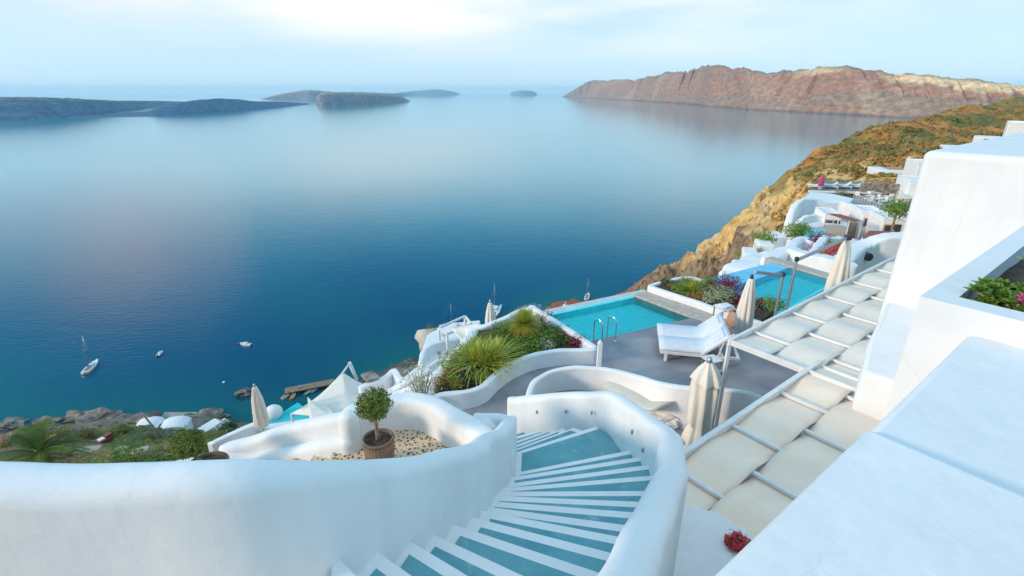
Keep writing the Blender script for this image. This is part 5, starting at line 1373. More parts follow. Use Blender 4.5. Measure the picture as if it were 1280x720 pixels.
# shade canopies
def sail(label, pts, m_=AWNR, sag=.12, name='shade_sail', posts=0):
    P = [D(*q) for q in pts]; c = sum(P, Vector()) / len(P); t = thing(name, Vector((c.x,c.y,c.z-2.4)), label, 'awning')
    n = 8; vs = []
    for j in range(n+1):
        for i in range(n+1):
            u, v = i/n, j/n; p = P[0].lerp(P[1],u).lerp(P[3].lerp(P[2],u), v); p = p - Vector((0,0,sag*math.sin(math.pi*u)*math.sin(math.pi*v)))
            vs.append(tuple(p))
    m = MB(); m.add(vs, [(j*(n+1)+i,j*(n+1)+i+1,(j+1)*(n+1)+i+1,(j+1)*(n+1)+i) for i in range(n) for j in range(n)], True)
    o = part(m, 'cloth', m_, t); so = o.modifiers.new('s','SOLIDIFY'); so.thickness = .03
    for k in range(posts):
        m = MB(); m.tube([P[k], P[k]-Vector((0,0,2.5))], .05, 8); part(m, 'post', PAINTW, t)
sail('dusty red triangular shade sail over the stone terrace', [(1033,266.5,51),(1050,267.5,52.5),(1078,276,50),(1062,276,48)], posts=4)
sail('dusty red shade sail below the village topiary tree', [(1086,288,45),(1118,289,46),(1112,298,42),(1078,297,41)], posts=4)
sail('pale flat canopy beside the restaurant terrace', [(1122,239,68),(1156,243,68),(1156,250,62),(1128,247,63)], CLOTHW, posts=4)
m = MB(); p = D(1066,281,56); m.box((p.x,p.y,p.z-.6),(2.6,2.0,2.2),R(-20)); tag(m.build('stone_hut', mat('warm_stone',(.45,.28,.18),.9,(.60,.45,.33),1.5,.6,4,coord='World'), bevel=.06), 'low warm stone hut under the red shade sail', 'hut')
m = MB(); p = D(1119,284,50); m.tube([(p.x,p.y,p.z-.5),(p.x,p.y,p.z+1.7)],.05,8); tag(m.build('thin_pole', PAINTW), 'thin white pole in front of the village topiary tree', 'pole')
m = MB(); q = [D(1000,303,44),D(1024,303,44),D(1030,296,49),D(1008,296,49)]; zz = q[0].z
m.prism([tuple(v.xy) for v in q], zz-1.5, zz); tag(m.build('plunge_pool', POOLW), 'tiny turquoise plunge pool behind the round tree', 'pool')
# village trees and shrubs
def small_tree(px, py, Y, rpx, label, seed, m_=LEAFG, name='round_tree', hpx=None, dense=1.0, flat=.72, grp='trees in the village'):
    c = D(px, py, Y); s = mpp(c); r = rpx*s; gz = c.z - (hpx or rpx*1.5)*s
    t = thing(name, Vector((c.x,c.y,gz)), label, 'tree', grp)
    m = MB(); branches(m, (0,0,-.3), (0,0,(c.z-gz)-r*.35), r*.09, r*.05, 7, (r*.6, r*.5), seed); m.build('trunk', BARK, t)
    m = MB(); leaf_cloud(m, (0,0,c.z-gz), (r,r,r*flat), int(1500*dense), r*.085, .7, seed, .3); m.build('crown', m_, t)
small_tree(1122,261,47,17,'wide round topiary tree beside the restaurant terrace',101, hpx=22)
small_tree(998,289.5,48,17,'round headed green tree above the far pool',102, hpx=26)
small_tree(956,298,44,14,'loose green tree left of the round headed tree',103, LEAFG, 'garden_tree', 16, .8)
small_tree(1046,215,118,10,'small rounded green tree on the slope above the sunbeds',104, LEAFG, 'garden_tree', 9, .5)
def bush(px, py, Y, rpx, label, seed, m_=LEAFG, n=500, grp='shrubs around the village', cat='shrub', flat=.7, name='shrub', size=.09):
    c = D(px, py, Y); s = mpp(c); r = rpx*s
    t = thing(name, c - Vector((0,0,r*flat)), label, cat, grp)
    m = MB(); leaf_cloud(m, (0,0,r*flat), (r,r,r*flat), n, r*size, .8, seed, .45, up=.3); m.build('leaves', m_, t)
    m = MB()
    for k in range(4): a = k*1.6; m.tube([(0,0,-.4),(math.cos(a)*r*.4,math.sin(a)*r*.4,r*flat)],[r*.05,r*.02],5)
    m.build('stem', BARK, t)
for i,(px,py,Y,rp,lab,m_,n) in enumerate([
    (926,317,40,9,'bright green shrub at the left end of the white steps',LEAFG,500),(948,312,42,7,'small green shrub by the white steps',LEAF,350),
    (1024,299,43,15,'purple bougainvillea left above the red flowers',PURPLE,900),(1018,309,41,9,'magenta bougainvillea spilling over the white wall',MAG,500),(1058,297,43,6,'dark red shrub at the small white wall',PURPLE,300),
    (1045,304,41,10,'green shrub among the bougainvillea',LEAFG,500),(1036,313,37,13,'red flowering bed below the bougainvillea',REDF,420),(1050,309,38,12,'second red flowering patch near the umbrella arm',REDF,420),(1028,319,36,8,'brown green foliage below the red flowers',LEAF,420),
    (1052,241,70,8,'olive shrub hanging over the terrace wall',LEAF,360),(1009,234,76,6,'dark shrub at the left end of the sunbed terrace',LEAFD,260),(1068,309,38,6,'green shrub at the foot of the smooth white wall',LEAF,300),(1118,277,52,6,'magenta flowers under the topiary tree',MAG,260),(1095,244,72,5,'green shrub behind the restaurant chairs',LEAFG,200),
    (944,292,50,5,'sparse grey green shrub left of the loose tree',LEAFP,160),(975,316,36,6,'low green plants by the long white wall',LEAFG,200)]):
    bush(px,py,Y,rp,lab,200+i,m_,n)

# ================================================================== TERRACES BELOW, LEFT
def pblock(label, pts, z, ext=9, name='terrace_block', m_=None, cat='wall', bev=.05):
    m = MB(); m.prism([tuple(W(a,b,z).xy) for a,b in pts], z-ext, z); return tag(m.build(name, m_ or PLASTER, bevel=bev), label, cat)
def pwall(label, pts, th=.25, ext=6, name='terrace_wall', rad=.07):
    m = MB(); ribbon(m, [(*W(a,b,z).xy, z, z-ext) for a,b,z in pts], th, rad, 6, wob=.015); return tag(m.build(name, PLASTER), label, 'wall')
pblock('white terrace floor under the lone white umbrella', [(268,556),(330,562),(420,545),(400,520),(300,535)], -15.0)
pwall('low white wall running to the lone white umbrella', [(266,552,-14.6),(285,543,-14.6),(318,529,-14.5)], .3)
pwall('thin white wall left of the lone white umbrella', [(296,545,-15.2),(262,553,-15.2)], .2)
closed_umbrella(W(330,541,-15.0), 2.55, .30, 'tall white closed umbrella standing left of the white tent roofs', CLOTHW, z0=.35, seed=3, base=.3)
m = MB(); q = [W(330,534,-15.6),W(400,524,-15.6),W(372,503,-15.6),W(340,524,-15.6)]
m.prism([tuple(v.xy) for v in q], -17, -15.6); tag(m.build('plunge_pool', POOLW), 'turquoise pool corner beside the white tent roofs', 'pool')
m = MB(); p = W(343,520,-15.6); m.ball((p.x,p.y,-15.4),(.45,.45,.42),20,.03); tag(m.build('white_dome', PLASTER), 'small white dome beside the turquoise pool corner', 'dome')
bush(371,511,33,9,'dark green shrub behind the turquoise pool corner',301,LEAFD,300,'shrubs on the lower slope')
# tent roofs
def tent(label, peak, corners, drop_=.5, name='tent_roof'):
    P = D(*peak); C_ = [D(*c) for c in corners]; n = len(C_)
    t = thing(name, Vector((P.x,P.y,min(c.z for c in C_)-2.3)), label, 'tent', 'white tent roofs on the lower terrace')
    m = MB()
    for i in range(n):
        a, b = C_[i], C_[(i+1)%n]; k = 6; vs = []
        for r_ in range(k+1):
            for s_ in range(k+1):
                u = r_/k; q = P.lerp(a.lerp(b, s_/k), u); q = q - Vector((0,0,.22*math.sin(math.pi*u))) ; vs.append(tuple(q))
        m.add(vs, [(x*(k+1)+y,x*(k+1)+y+1,(x+1)*(k+1)+y+1,(x+1)*(k+1)+y) for x in range(k) for y in range(k)], True)
    o = part(m, 'cloth', CLOTHW, t); so = o.modifiers.new('s','SOLIDIFY'); so.thickness=.02
    for c in C_:
        m = MB(); m.tube([c, c - Vector((0,0,2.3))], .05, 8); part(m, 'post', PAINTW, t)
tent('big white pyramid tent roof over the lower terrace', (428,465,24), [(364,517,20),(440,524,18.5),(492,494,23.5),(440,474,27)])
tent('small white pointed tent roof in front of the big one', (384,496,20.5), [(388,530,17.5),(424,522,18),(410,505,20.5),(386,508,21)])
m = MB(); a, b, c = D(427,468,23), D(437,454,24), D(446,474,25)
m.tube([a,b],.05,8); m.tube([b,c],.10,8); tag(m.build('a_frame', PAINTW), 'white pole frame poking up behind the big tent roof', 'frame')
pblock('white terrace right of the tent roofs', [(440,500),(520,505),(515,478),(455,478)], -14.0)
pwall('white parapet behind the tent roofs', [(452,482,-13.3),(475,474,-13.3),(492,462,-13.3)], .35)
pwall('white parapet stub right of the tent roofs', [(492,462,-13.3),(499,472,-13.3),(503,480,-13.4)], .35)
m = MB(); a, b = W(455,473,-13.2), W(470,468,-13.2); m.bar(a, b, .8, .12); tag(m.build('roof_slab', STONE), 'small dark slab roof behind the tent roofs', 'roof')
pwall('long sloping white wall descending left below the garden bed', [(566,448,-9.8),(545,466,-10.3),(520,480,-10.8),(497,490,-11.3)], .45)
pwall('second sloping white wall below the garden bed', [(535,462,-11.4),(512,474,-11.8),(490,486,-12.2)], .4)
pblock('white ramp between the sloping walls', [(545,475),(560,452),(528,452),(486,486),(500,500)], -12.3, 10)
# terrace with small pergola left of the garden bed
pblock('white lower terrace left of the garden bed', [(522,455),(560,470),(600,430),(600,400),(560,404),(534,418)], -12.6, 12)
pwall('white parapet round the small lower terrace', [(526,452,-12.0),(530,438,-12.0),(545,428,-12.1),(572,422,-12.1)], .25)
pwall('low white step wall on the small lower terrace', [(528,462,-12.1),(548,450,-12.1),(568,440,-12.1)], .25)
t = thing('small_pergola', W(556,440,-12.6), 'small white post frame on the lower terrace left of the garden', 'pergola')
P_ = [W(550,436,-12.6),W(560,444,-12.6),W(590,430,-12.6),W(582,420,-12.6)]
for q in P_: m = MB(); m.tube([(q.x,q.y,-12.6),(q.x,q.y,-11.4)],.07,8); part(m,'post',PAINTW,t)
m = MB()
for i in range(4): a, b = P_[i], P_[(i+1)%4]; m.bar((a.x,a.y,-11.4),(b.x,b.y,-11.4),.09,.1)
part(m,'top_frame',PAINTW,t)
sail('white triangular shade sail left of the garden bed', [(563,409,22.5),(600,404,22),(606,412,21),(582,432,20)], CLOTHW, .25)
for i,(px,py,Y,rp,lab,m_) in enumerate([(543,414,27,8,'green shrub on the small lower terrace',LEAFG),(537,408,28,6,'tan rock plant at the tip of the lower terrace',LEAF),(556,418,25,5,'dark shrub by the small post frame',LEAFD),(549,441,22,5,'red shrub by the low step wall',PURPLE),(558,443,22,4,'olive shrub by the low step wall',LEAF),(533,447,23,4,'small green shrub at the parapet of the lower terrace',LEAFG),(573,407,26,5,'scrubby plant behind the small post frame',LEAFD)]):
    bush(px,py,Y,rp,lab,320+i,m_,260,'plants on the lower terrace')
m = MB(); p = D(540,416,28); m.ball((p.x,p.y,p.z-.6),(1.0,.8,.9),16,.5,3); tag(m.build('boulder', PALEROCK), 'tan boulder at the tip of the lower terrace', 'rock')
closed_umbrella(Vector((D(613,400,21.5).x, D(613,400,21.5).y, D(613,400,21.5).z-1.0)), 1.9, .24, 'white closed umbrella just behind the garden bed wall', CLOTHW, base=.2)
closed_umbrella(Vector((D(707,382,26).x, D(707,382,26).y, D(707,382,26).z-1.9)), 2.0, .34, 'white umbrella tip showing beyond the near pool', CLOTHW, base=.2)

# ================================================================== SHORE
def rockpile(px, py, sc_, label, seed, m_=ROCK, z=None):
    p = W(px, py, SEA); zz = z if z is not None else SEA
    m = MB(); m.ball((p.x,p.y,zz), sc_, 22, .75, seed); m.sm = [False]*len(m.sm)
    return tag(m.build('shore_rock', m_), label, 'rock', 'rocks along the shore')
for i,(px,py,s_,lab) in enumerate([(14,532,(5,3.5,1.6),'big grey shore rock at the left edge of the photo'),(60,530,(5,3.2,1.5),'flat grey shore rock next to the leftmost one'),(100,522,(5,3,1.8),'pale shore rock reaching into the sea left of the boathouses'),(122,526,(6,4.5,3),'angular shore rock just left of the boathouses'),(150,530,(5,4,2.4),'small dark shore rock beside the boathouse roofs'),(262,523,(7,4,1.6),'low dark rock right of the concrete slipway'),(240,528,(5,4,1.8),'broken dark rock by the concrete slipway'),(140,522,(4,3,1.5),'little dark rock at the waterline near the slipway')]):
    rockpile(px,py,s_,lab,i*3.3+1, z=SEA+.3)
rockpile(305,493,(2.6,2.0,1.6),'lone round boulder standing in the shallow water',41, z=SEA+.5)
t0 = MB()
def shore_block(name, label, cat, px0, px1, pyb, h, dep, m_, rz=0.0, vault=False, zb=None):
    a = W(px0,pyb,-102.5); b = W(px1,pyb,-102.5)
    c = (a+b)/2; wd = abs(b.x-a.x)*1.0; t = thing(name, Vector((c.x,c.y,min(a.z,b.z)-.3)), label, cat, None, rz)
    h2 = h
    m = MB(); m.box((0,dep/2,h2/2-1.5),(wd,dep,h2+3)); m.build('wall', m_, t, bevel=.05)
    if vault:
        m = MB(); n = 14; vs = []
        for y in (-.15, dep+.15):
            for k in range(n+1): a_ = math.pi*k/n; vs.append((-math.cos(a_)*(wd/2+.1), y, h2-.05+math.sin(a_)*wd*.22))
        m.add(vs, [(k,k+1,n+2+k,n+1+k) for k in range(n)] + [tuple(range(n+1)), tuple(range(n+1,2*n+2))[::-1]]); m.build('roof', m_, t)
        m = MB(); m.box((0,-.03,h2*.4),(wd*.25,.1,h2*.7)); m.build('door', WOOD, t)
    return t
shore_block('boathouse','left white vaulted boathouse by the shore','boathouse',168,198,547,2.4,6,PLASTER,R(15),True)
shore_block('boathouse','right white vaulted boathouse by the shore','boathouse',200,232,547,2.5,6,PLASTER,R(15),True)
shore_block('shore_hut','small pinkish hut behind the left boathouse','hut',168,182,538,3,4,TERRA,R(-20))
shore_block('shore_hut','low white flat roofed huts right of the boathouses','hut',246,262,545,2.6,6,PLASTER,R(-25))
shore_block('shore_hut','smaller white flat roofed hut right of the boathouses','hut',262,276,541,2.2,5,PLASTER,R(-25))
CONC = mat('slip_concrete',(.30,.27,.24),.9,(.44,.40,.36),.4,.4,3,coord='World')
m = MB(); q = [(198,527),(232,531),(247,515),(206,515)]; m.prism([tuple(W(a,b,SEA+.9).xy) for a,b in q], SEA-4, SEA+.9)
tag(m.build('slipway', CONC, bevel=.1), 'concrete slipway reaching into the water by the boathouses', 'slipway')
PIERM = mat('pier_wood',(.20,.13,.09),.85,(.32,.23,.17),.8,.5,6,coord='World')
t = thing('pier', W(383,484,SEA), 'long brown jetty with small boats moored along it', 'jetty')
a, b = W(356,489,SEA+1.1), W(418,477,SEA+1.1)
m = MB(); m.bar(a, b, 4.2, .5); part(m, 'jetty_deck', PIERM, t, bevel=.05)
for k in range(5):
    for sgn in (-1,1):
        q = a.lerp(b,(k+.3)/5.2); d = (b-a).normalized(); nrm = Vector((-d.y,d.x,0)); q = q + nrm*sgn*1.7
        m = MB(); m.tube([(q.x,q.y,SEA-3),(q.x,q.y,SEA+.9)],.22,8); part(m,'piling',PIERM,t)
m = MB(); q = a.lerp(b,.30); m.box((q.x,q.y,SEA+1.6),(1.4,.8,.6),R(30)); tag(m.build('crate', METAL, bevel=.05),'small grey crate on the jetty','crate')

# boats
def hull(mb, L_, B_, H_, z=0.0, cx=0.0, cy=0.0, open_=False, fine=.9):
    n = 14; vs = []; m = 9; nr = 0
    for i in range(n+1):
        u = i/n; x = (u-.5)*L_; w_ = B_/2*(1-(max(0,(u-.45))/.55)**2.2)*(.82+.18*min(1,u/.3)); w_ = max(w_, .02); sh = H_*(1+.25*max(0,u-.5))
        for j in range(m):
            a = math.pi*j/(m-1); vs.append((cx+x + (u**4)*.06*L_*(1-abs(math.sin(a))), cy-math.cos(a)*w_*(abs(math.cos(a))**-.35 if abs(math.cos(a))>.2 else 1.6), z+sh*(1-math.sin(a)**.7*1.5) if math.sin(a)>.05 else z+sh))
    fs = [(i*m+j,i*m+j+1,(i+1)*m+j+1,(i+1)*m+j) for i in range(n) for j in range(m-1)]
    fs.append(tuple(range(m)))
    mb.add(vs, fs, True); top = []
    for i in range(n+1): top.append(vs[i*m]);
    for i in range(n,-1,-1): top.append(vs[i*m+m-1])
    return top, vs, n, m
def boat_deck(top, dz=-.04, inset=.0): return [(p[0],p[1],p[2]+dz) for p in top]
def deckmesh(mb, vs, n, m, dz):
    q = []; 
    for i in range(n+1): q += [(vs[i*m][0],vs[i*m][1]*.97,vs[i*m][2]+dz),(vs[i*m+m-1][0],vs[i*m+m-1][1]*.97,vs[i*m+m-1][2]+dz)]
    mb.add(q, [(2*i,2*i+1,2*i+3,2*i+2) for i in range(n)])
def sailboat(px, py, heading, L_, label, mast, hullm=HULLW, grp='sailing boats at anchor'):
    t = thing('sailboat', W(px,py,SEA), label, 'sailboat', grp, heading)
    m = MB(); top, vs, n, mm = hull(m, L_, L_*.29, L_*.10); m.build('hull', hullm, t)
    m = MB(); deckmesh(m, vs, n, mm, -.05); m.build('deck', HULLW, t)
    h0 = L_*.10
    m = MB(); m.prism([(-L_*.10,-L_*.085),(L_*.2,-L_*.05),(L_*.24,0),(L_*.2,L_*.05),(-L_*.10,L_*.085)], h0-.05, h0+L_*.045); m.build('cabin', HULLW, t, bevel=.08, seg=3)
    m = MB(); m.prism([(-L_*.06,-L_*.088),(L_*.14,-L_*.062),(L_*.14,L_*.062),(-L_*.06,L_*.088)], h0+.06, h0+.24); m.build('window', GLASS, t)
    m = MB(); m.prism([(-L_*.42,-L_*.07),(-L_*.13,-L_*.09),(-L_*.13,L_*.09),(-L_*.42,L_*.07)], h0-.04, h0+.02); m.build('cockpit', TEAKD, t)
    m = MB(); m.box((-L_*.14,0,h0+L_*.07),(L_*.10,L_*.17,.10)); m.build('spray_hood', HULLB, t, bevel=.05)
    m = MB(); m.tube([(L_*.06,0,h0),(L_*.06,0,mast)],[.12,.07],8); m.build('mast', METAL, t)
    m = MB(); m.tube([(L_*.05,0,h0+1.3),(-L_*.33,0,h0+1.4)],.09,8); m.build('boom', METAL, t)
    m = MB(); m.tube([(L_*.04,0,h0+1.5),(-L_*.31,0,h0+1.6)],[.2,.13],8); m.build('furled_sail', HULLB, t)
    m = MB(); m.tube([(L_*.06,0,mast),(L_*.54,0,h0+.2)],.045,5); m.tube([(L_*.06,0,mast),(-L_*.48,0,h0+.1)],.02,5)
    for s_ in (-1,1): m.tube([(L_*.06,0,mast*.95),(L_*.03,s_*L_*.14,h0)],.02,5)
    m.tube([(L_*.06,-.9,mast*.55),(L_*.06,.9,mast*.55)],.035,5); m.build('rigging', METAL, t)
    return t
_h = W(122,452,SEA)-W(107,467,SEA); sailboat(114.5,460,math.atan2(_h.y,_h.x),11.5,'white sailing yacht with blue hood at anchor in the lower left of the sea',15.0)
sailboat(563,408,R(20),11,'sailing yacht mostly hidden behind the lower terrace, only its mast and deck clear',12.5)
sailboat(734,372,R(75),10,'sailing yacht at the foot of the red slope beyond the pool',11.5)
# catamaran
t = thing('catamaran', W(618,389,SEA), 'white catamaran seen end on above the garden bed', 'catamaran', None, R(80))
for y in (-2.6,2.6):
    m = MB(); top, vs, n, mm = hull(m, 12, 1.7, 1.5, cy=y); m.build('hull', HULLW, t)
    m = MB(); q=[]
    for i in range(n+1): q += [(vs[i*mm][0],vs[i*mm][1],vs[i*mm][2]-.03),(vs[i*mm+mm-1][0],vs[i*mm+mm-1][1],vs[i*mm+mm-1][2]-.03)]
    m.add(q, [(2*i,2*i+1,2*i+3,2*i+2) for i in range(n)]); m.build('deck', HULLW, t)
m = MB(); m.box((-1,0,1.5),(7.5,4.6,.5)); m.build('bridge_deck', HULLW, t, bevel=.1)
m = MB(); m.box((-.6,0,2.3),(4.2,4.2,1.2)); m.build('cabin', HULLW, t, bevel=.35, seg=4)
m = MB(); m.box((-.6,0,2.35),(4.26,4.26,.4)); m.build('window', GLASS, t, bevel=.1)
m = MB(); m.box((-4.2,0,1.6),(1.6,3.4,.25)); m.build('cockpit', TEAKD, t)
m = MB(); m.tube([(.8,0,1.8),(.8,0,15.5)],[.13,.08],8); m.build('mast', METAL, t)
m = MB(); m.tube([(.8,0,3.6),(-4.2,0,3.7)],.16,8); m.build('boom', HULLW, t)
m = MB(); m.tube([(.8,0,15),(5.6,0,1.6)],.03,5); m.tube([(.8,-1.4,9),(.8,1.4,9)],.05,5)
for s_ in (-1,1): m.tube([(.8,0,14.6),(-.6,s_*3,1.6)],.025,5)
m.build('rigging', METAL, t)
def dinghy(px, py, L_, rz, label, hm=HULLW, im=TEAKD, motor=False, grp='small boats'):
    t = thing('small_boat', W(px,py,SEA), label, 'boat', grp, rz)
    m = MB(); top, vs, n, mm = hull(m, L_, L_*.38, L_*.14); m.build('hull', hm, t)
    m = MB(); deckmesh(m, vs, n, mm, -.10); m.build('floor', im, t)
    m = MB(); q = [Vector(vs[i*mm]) for i in range(n+1)] ; m.tube(q, .07, 6); q = [Vector(vs[i*mm+mm-1]) for i in range(n+1)]; m.tube(q, .07, 6); m.build('gunwale', hm, t)
    m = MB(); m.box((-.12*L_,0,L_*.13),(.3,L_*.33,.06)); m.build('seat', TEAKD, t)
    m = MB(); m.box((.15*L_,0,L_*.13),(.3,L_*.33,.06)); m.build('seat', TEAKD, t)
    if motor:
        m = MB(); m.box((-.03*L_,0,L_*.19),(L_*.28,L_*.2,L_*.14)); m.build('cabin', HULLW, t, bevel=.1)
        m = MB(); m.box((-.53*L_,0,L_*.12),(.35,.4,.9)); m.build('outboard_motor', DARK, t, bevel=.05)
    return t
dinghy(200,443,4.6,R(100),'small grey dinghy alone in the middle of the lower left sea',mat('hull_grey',(.45,.47,.5),.5),HULLW,True)
dinghy(307.5,431.5,5.8,R(165),'white motorboat alone above the jetty',HULLW,HULLW,True)
dinghy(297,430.5,1.6,R(30),'tiny red tender beside the white motorboat',REDP)
dinghy(358,495.5,4.4,R(75),'white rowing boat moored at the left end of the jetty')
dinghy(366.5,496,4.4,R(95),'orange rowing boat moored beside the white one',mat('hull_orange',(.65,.22,.06),.5))
dinghy(386,491,4.2,R(70),'teal rowing boat moored in the middle of the jetty',mat('hull_teal',(.05,.35,.33),.5))
dinghy(393,488,4.2,R(70),'pale blue rowing boat moored next to the teal one',mat('hull_pale',(.5,.62,.66),.5))
t = thing('buoy', W(280,478.5,SEA), 'small white mooring buoy left of the lone boulder', 'buoy'); m = MB(); m.ball((0,0,.25),(.55,.55,.5),14); m.build('float', HULLW, t); m = MB(); m.tube([(0,0,.6),(0,0,1.1)],.05,6); m.build('ring_post', DARK, t)

# leaning pole, vehicle, green umbrella on the slope
def gpoint(px, py):
    h = hit(px, py); return h if h is not None else W(px, py, SEA)
def on_ray_ground(px, Y):
    r = ray(px, 560); x = r.x/r.y*Y; return Vector((x, Y, drop(x, Y)))
b = gpoint(205, 548); 
m = MB(); d_ = (b.y*CS-b.z*SN)/640; m.tube([b - Vector((0,0,1)), b + Vector((-3.0*1, -1.5, 40*d_*1.05))],[.35,.22],8); m.tube([b+Vector((-3.6,-1.2,34*d_)), b+Vector((-.6,-1.2,36*d_))],.12,6)
tag(m.build('utility_pole', WOOD), 'leaning wooden utility pole in front of the boathouses', 'pole')
b = gpoint(216, 545); m = MB(); m.tube([b - Vector((0,0,1)), b + Vector((-.8,-.5,16*d_))],[.16,.1],8); tag(m.build('mooring_mast', METAL), 'thin grey mast beside the right boathouse', 'pole')
b = gpoint(133, 553)
t = thing('utility_truck', b, 'small red utility truck parked above the shore rocks', 'truck', None, R(65))
m = MB(); m.box((0,0,1.1),(3.4,1.8,1.0)); m.build('body', REDP, t, bevel=.12, seg=3)
m = MB(); m.box((.9,0,1.9),(1.4,1.6,.8)); c_ = m.build('cab', REDP, t, bevel=.15, seg=3); m = MB(); m.box((.9,0,1.95),(1.44,1.64,.4)); m.build('window', GLASS, c_)
m = MB(); m.box((-.9,0,1.7),(1.5,1.5,.5)); m.build('load', HULLW, t, bevel=.05)
for x in (-1.1,1.1):
    for y in (-.9,.9): m = MB(); m.tube([(x,y-.12,.38),(x,y+.12,.38)],.4,16); m.build('wheel', DARK, t)
b = gpoint(149, 578)
closed_umbrella(b, 3.0, .55, 'closed dark green umbrella on the slope among the bushes', GREENP, base=.3)
t = thing('net_fence', gpoint(300,549), 'dark green net screen on the slope left of the white umbrella', 'fence')
m = MB(); s_ = 1; m.box((0,0,1.6),(4.5,.05,2.6), R(20)); m.build('net', GREENP, t)
for x in (-2.1,0,2.1): m = MB(); m.tube([(x*math.cos(R(20)),x*math.sin(R(20)),-.8),(x*math.cos(R(20)),x*math.sin(R(20)),3.0)],.05,6); m.build('post', METAL, t)
pav = MB()
for (px,py,sx,sy,rz_) in ((125,553,7,3,.3),(165,566,6,2.2,.5),(110,562,6,2.5,.2),(150,561,4,2,.1)):
    g_p = gpoint(px,py); pav.box((g_p.x,g_p.y,g_p.z-.2),(sx,sy,.8),rz_)
tag(pav.build('slope_path', CONC, bevel=.1), 'broken concrete path slabs on the slope', None, None, 'structure')

# palm
bx, by = D(60,590,19.5).xy; gz = drop(bx, by)
t = thing('palm_tree', Vector((bx,by,gz)), 'feathery palm rising behind the white wall at the lower left', 'palm tree')
ph = D(62,566,19.5).z - gz
m = MB(); m.tube([(0,0,-.5),(.05,0,ph*.5),(0,0,ph)],[.24,.2,.24],12)
for k in range(int(ph/.12)): m.tube([(0,0,k*.12),(0,0,k*.12+.06)],[.25,.22],10,False)
m.build('trunk', BARK, t)
for k in range(44):
    rg = random.Random(k+40); az = k*2.399; el = rg.uniform(-.35,1.25); L_ = rg.uniform(2.2,3.0); m = MB(); pts = []
    hd = Vector((math.cos(az),math.sin(az),0)); side = Vector((-math.sin(az),math.cos(az),0))
    for j in range(9):
        u = j/8; r_ = L_*u*math.cos(el)*(1-.12*u) ; z_ = L_*(u*math.sin(el) - (.42)*u*u) ; pts.append(hd*r_ + Vector((0,0,ph+z_)))
    m.tube(pts, [.03-.003*j for j in range(9)], 5)
    for j in range(36):
        u = .12 + .88*j/36; f = u*8; i0 = min(7,int(f)); c = pts[i0].lerp(pts[i0+1], f-i0); tg = (pts[i0+1]-pts[i0]).normalized(); ll = .52*math.sin(math.pi*min(1,.18+u*.8))+.06
        for s_ in (-1,1):
            d = (side*s_*.85 + tg*.55 + Vector((0,0,.12-.25*rg.random()))).normalized(); wv = tg*.014
            m.add([c-wv, c+wv, c+d*ll*.6+wv*.8-Vector((0,0,.02)), c+d*ll-Vector((0,0,.09)), c+d*ll*.6-wv*.8-Vector((0,0,.02))], [(0,1,2,4),(4,2,3)])
    m.build('frond', LEAF if k%4 else LEAFD, t, fix=False)
# bushes and low trees on the slope, lower left
SG = 'bushes on the slope at the lower left'
AUT = mat('leaf_rust',(.16,.07,.02),.7,(.28,.15,.04),.8,island=.5,trans=.1)
sl_ = [(44,545,4.5,2.6,LEAFD,'big dark bush above the shore at the left edge'),(16,556,3.2,2.0,AUT,'rust brown bush at the left edge'),(75,550,3.4,2.0,AUT,'rust brown bush right of the big dark bush'),(120,585,1.6,1.2,LEAFG,'green bush right of the palm'),(150,586,1.5,1.1,LEAFG,'light green bush below the green umbrella'),
       (178,575,1.9,1.5,LEAFG,'leafy green bush left of the small potted tree'),(200,563,2.2,1.7,LEAFG,'tall green bush behind the small potted tree'),(170,592,1.3,1.0,LEAF,'olive bush at the wall edge right of the palm'),(222,546,2.4,1.8,LEAF,'olive bush below the boathouses'),(100,590,1.3,.9,LEAFD,'dark bush at the foot of the palm'),
       (8,575,2.4,1.6,LEAFD,'dark bush left of the palm'),(190,548,2.4,1.6,AUT,'yellowish brown bush below the boathouses'),(285,536,3.2,2.2,LEAFD,'dark bush by the green net screen'),(305,524,3.2,2.0,LEAFG,'green bush behind the white umbrella'),(262,556,1.6,1.0,LEAFG,'grassy bush left of the thin white wall'),(345,507,3.0,1.8,LEAFD,'dark bush near the shore beyond the pool corner'),(150,541,3,1.8,LEAF,'olive bush between truck and boathouses'),(105,548,3.2,1.8,AUT,'dry bush left of the red truck'),
       (55,572,1.8,1.3,AUT,'dry bush behind the palm crown'),(240,572,1.4,1.1,LEAFG,'green bush just behind the rounded buttress')]
for i,(px,py,r_,h_,m_,lab) in enumerate(sl_):
    p = gpoint(px, py)
    t = thing('bush', p, lab, 'bush', SG); n = 900 if r_ < 2.6 else 1600
    m = MB(); leaf_cloud(m, (0,0,h_*.45), (r_,r_,h_), n, .10 if r_ < 2.6 else .30, .85, 400+i, .55, up=.3); m.build('leaves', m_, t)
    m = MB()
    for k in range(5): a = k*1.3; m.tube([(0,0,-.6),(math.cos(a)*r_*.5,math.sin(a)*r_*.5,h_*.7)],[.1,.04],5)
    m.build('stem', BARK, t)

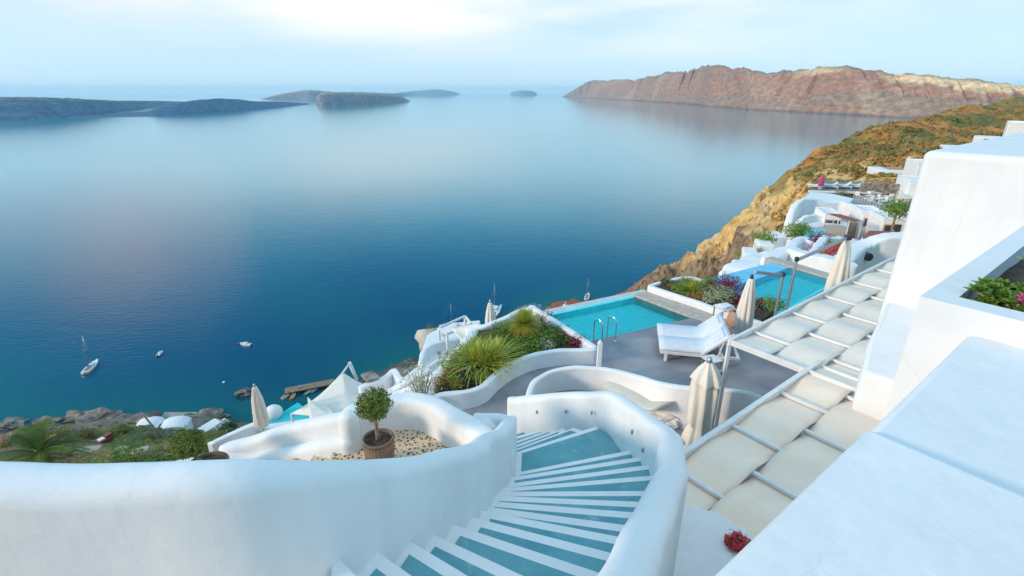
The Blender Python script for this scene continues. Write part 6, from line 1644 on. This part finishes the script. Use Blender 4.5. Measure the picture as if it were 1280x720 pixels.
# scrub cover of the hillside (uncountable)
def scrub(name, m_, n, reg, seed, smin, smax, keep, label):
    rg = random.Random(seed); m = MB(); k = 0; tries = 0
    while k < n and tries < n*12:
        tries += 1
        az = rg.uniform(*reg[0]); d = reg[1][0]*(reg[1][1]/reg[1][0])**rg.random(); x, y = math.sin(az)*d, math.cos(az)*d
        h = _bvh.ray_cast(Vector((x,y,200)), Vector((0,0,-1)))
        if h[0] is None or h[0].z < SEA+2.5 or not keep(x,y,h[0].z,h[1]): continue
        s = rg.uniform(smin,smax)*(1+d/260); 
        for q in range(9):
            dd = Vector((rg.gauss(0,1),rg.gauss(0,1),abs(rg.gauss(0,1))+.1)).normalized(); p = h[0]+Vector((dd.x*s,dd.y*s,dd.z*s*.7-.05)); a = dd.orthogonal().normalized(); a = Matrix.Rotation(rg.uniform(0,6.28),3,dd) @ a; b = dd.cross(a); e = s*rg.uniform(.35,.7)
            m.add([p-a*e,p+b*e*.6+dd*e*.2,p+a*e,p-b*e*.6],[(0,1,2),(0,2,3)])
        k += 1
    o = m.build(name, m_, fix=False); tag(o, label, None, None, 'stuff')
SCR = mat('scrub_olive',(.13,.13,.035),.9,(.32,.24,.07),.05,island=.5,trans=.1,coord='World')
SCO = mat('scrub_ochre',(.36,.17,.04),.9,(.50,.28,.08),.05,island=.5,trans=.1,coord='World')
nse = lambda x,y,f=.03: noise.fractal(Vector((x*f,y*f,4)),1,2,4)
scrub('green_scrub', SCR, 5000, ((R(14),R(50)),(70,560)), 3, .22,.6, lambda x,y,z,n: nse(x,y) > -.05 and not (x/y<.55 and z<-22), 'low olive scrub covering the spur')
scrub('dry_scrub', SCO, 5200, ((R(18),R(50)),(80,560)), 5, .18,.45, lambda x,y,z,n: nse(x,y) < .15 and not (x/y<.55 and z<-22), 'dry ochre scrub covering the spur')
SCG = mat('scrub_green',(.06,.12,.02),.8,(.20,.27,.05),.15,island=.55,trans=.15,coord='World')
scrub('slope_scrub', SCG, 8500, ((R(-62),R(-8)),(26,190)), 6, .14,.5, lambda x,y,z,n: nse(x,y,.06) > -.25 and z > SEA+5, 'patchy scrub on the slope below the terraces')

# ================================================================== HAZE
mh = bpy.data.materials.new('haze_air'); mh.use_nodes = True; t = mh.node_tree
t.nodes.remove(t.nodes['Principled BSDF']); pv = t.nodes.new('ShaderNodeVolumePrincipled')
pv.inputs['Density'].default_value = 3.0e-5
pv.inputs['Color'].default_value = (0.66, 0.88, 1.0, 1); pv.inputs['Anisotropy'].default_value = 0.2
t.links.new(pv.outputs[0], t.nodes['Material Output'].inputs['Volume'])
m = MB(); m.box((0, 16000, 90), (80000, 46000, 500)); hz = m.build('haze', mh)
tag(hz, 'thin blue air over the bay', None, None, 'stuff')
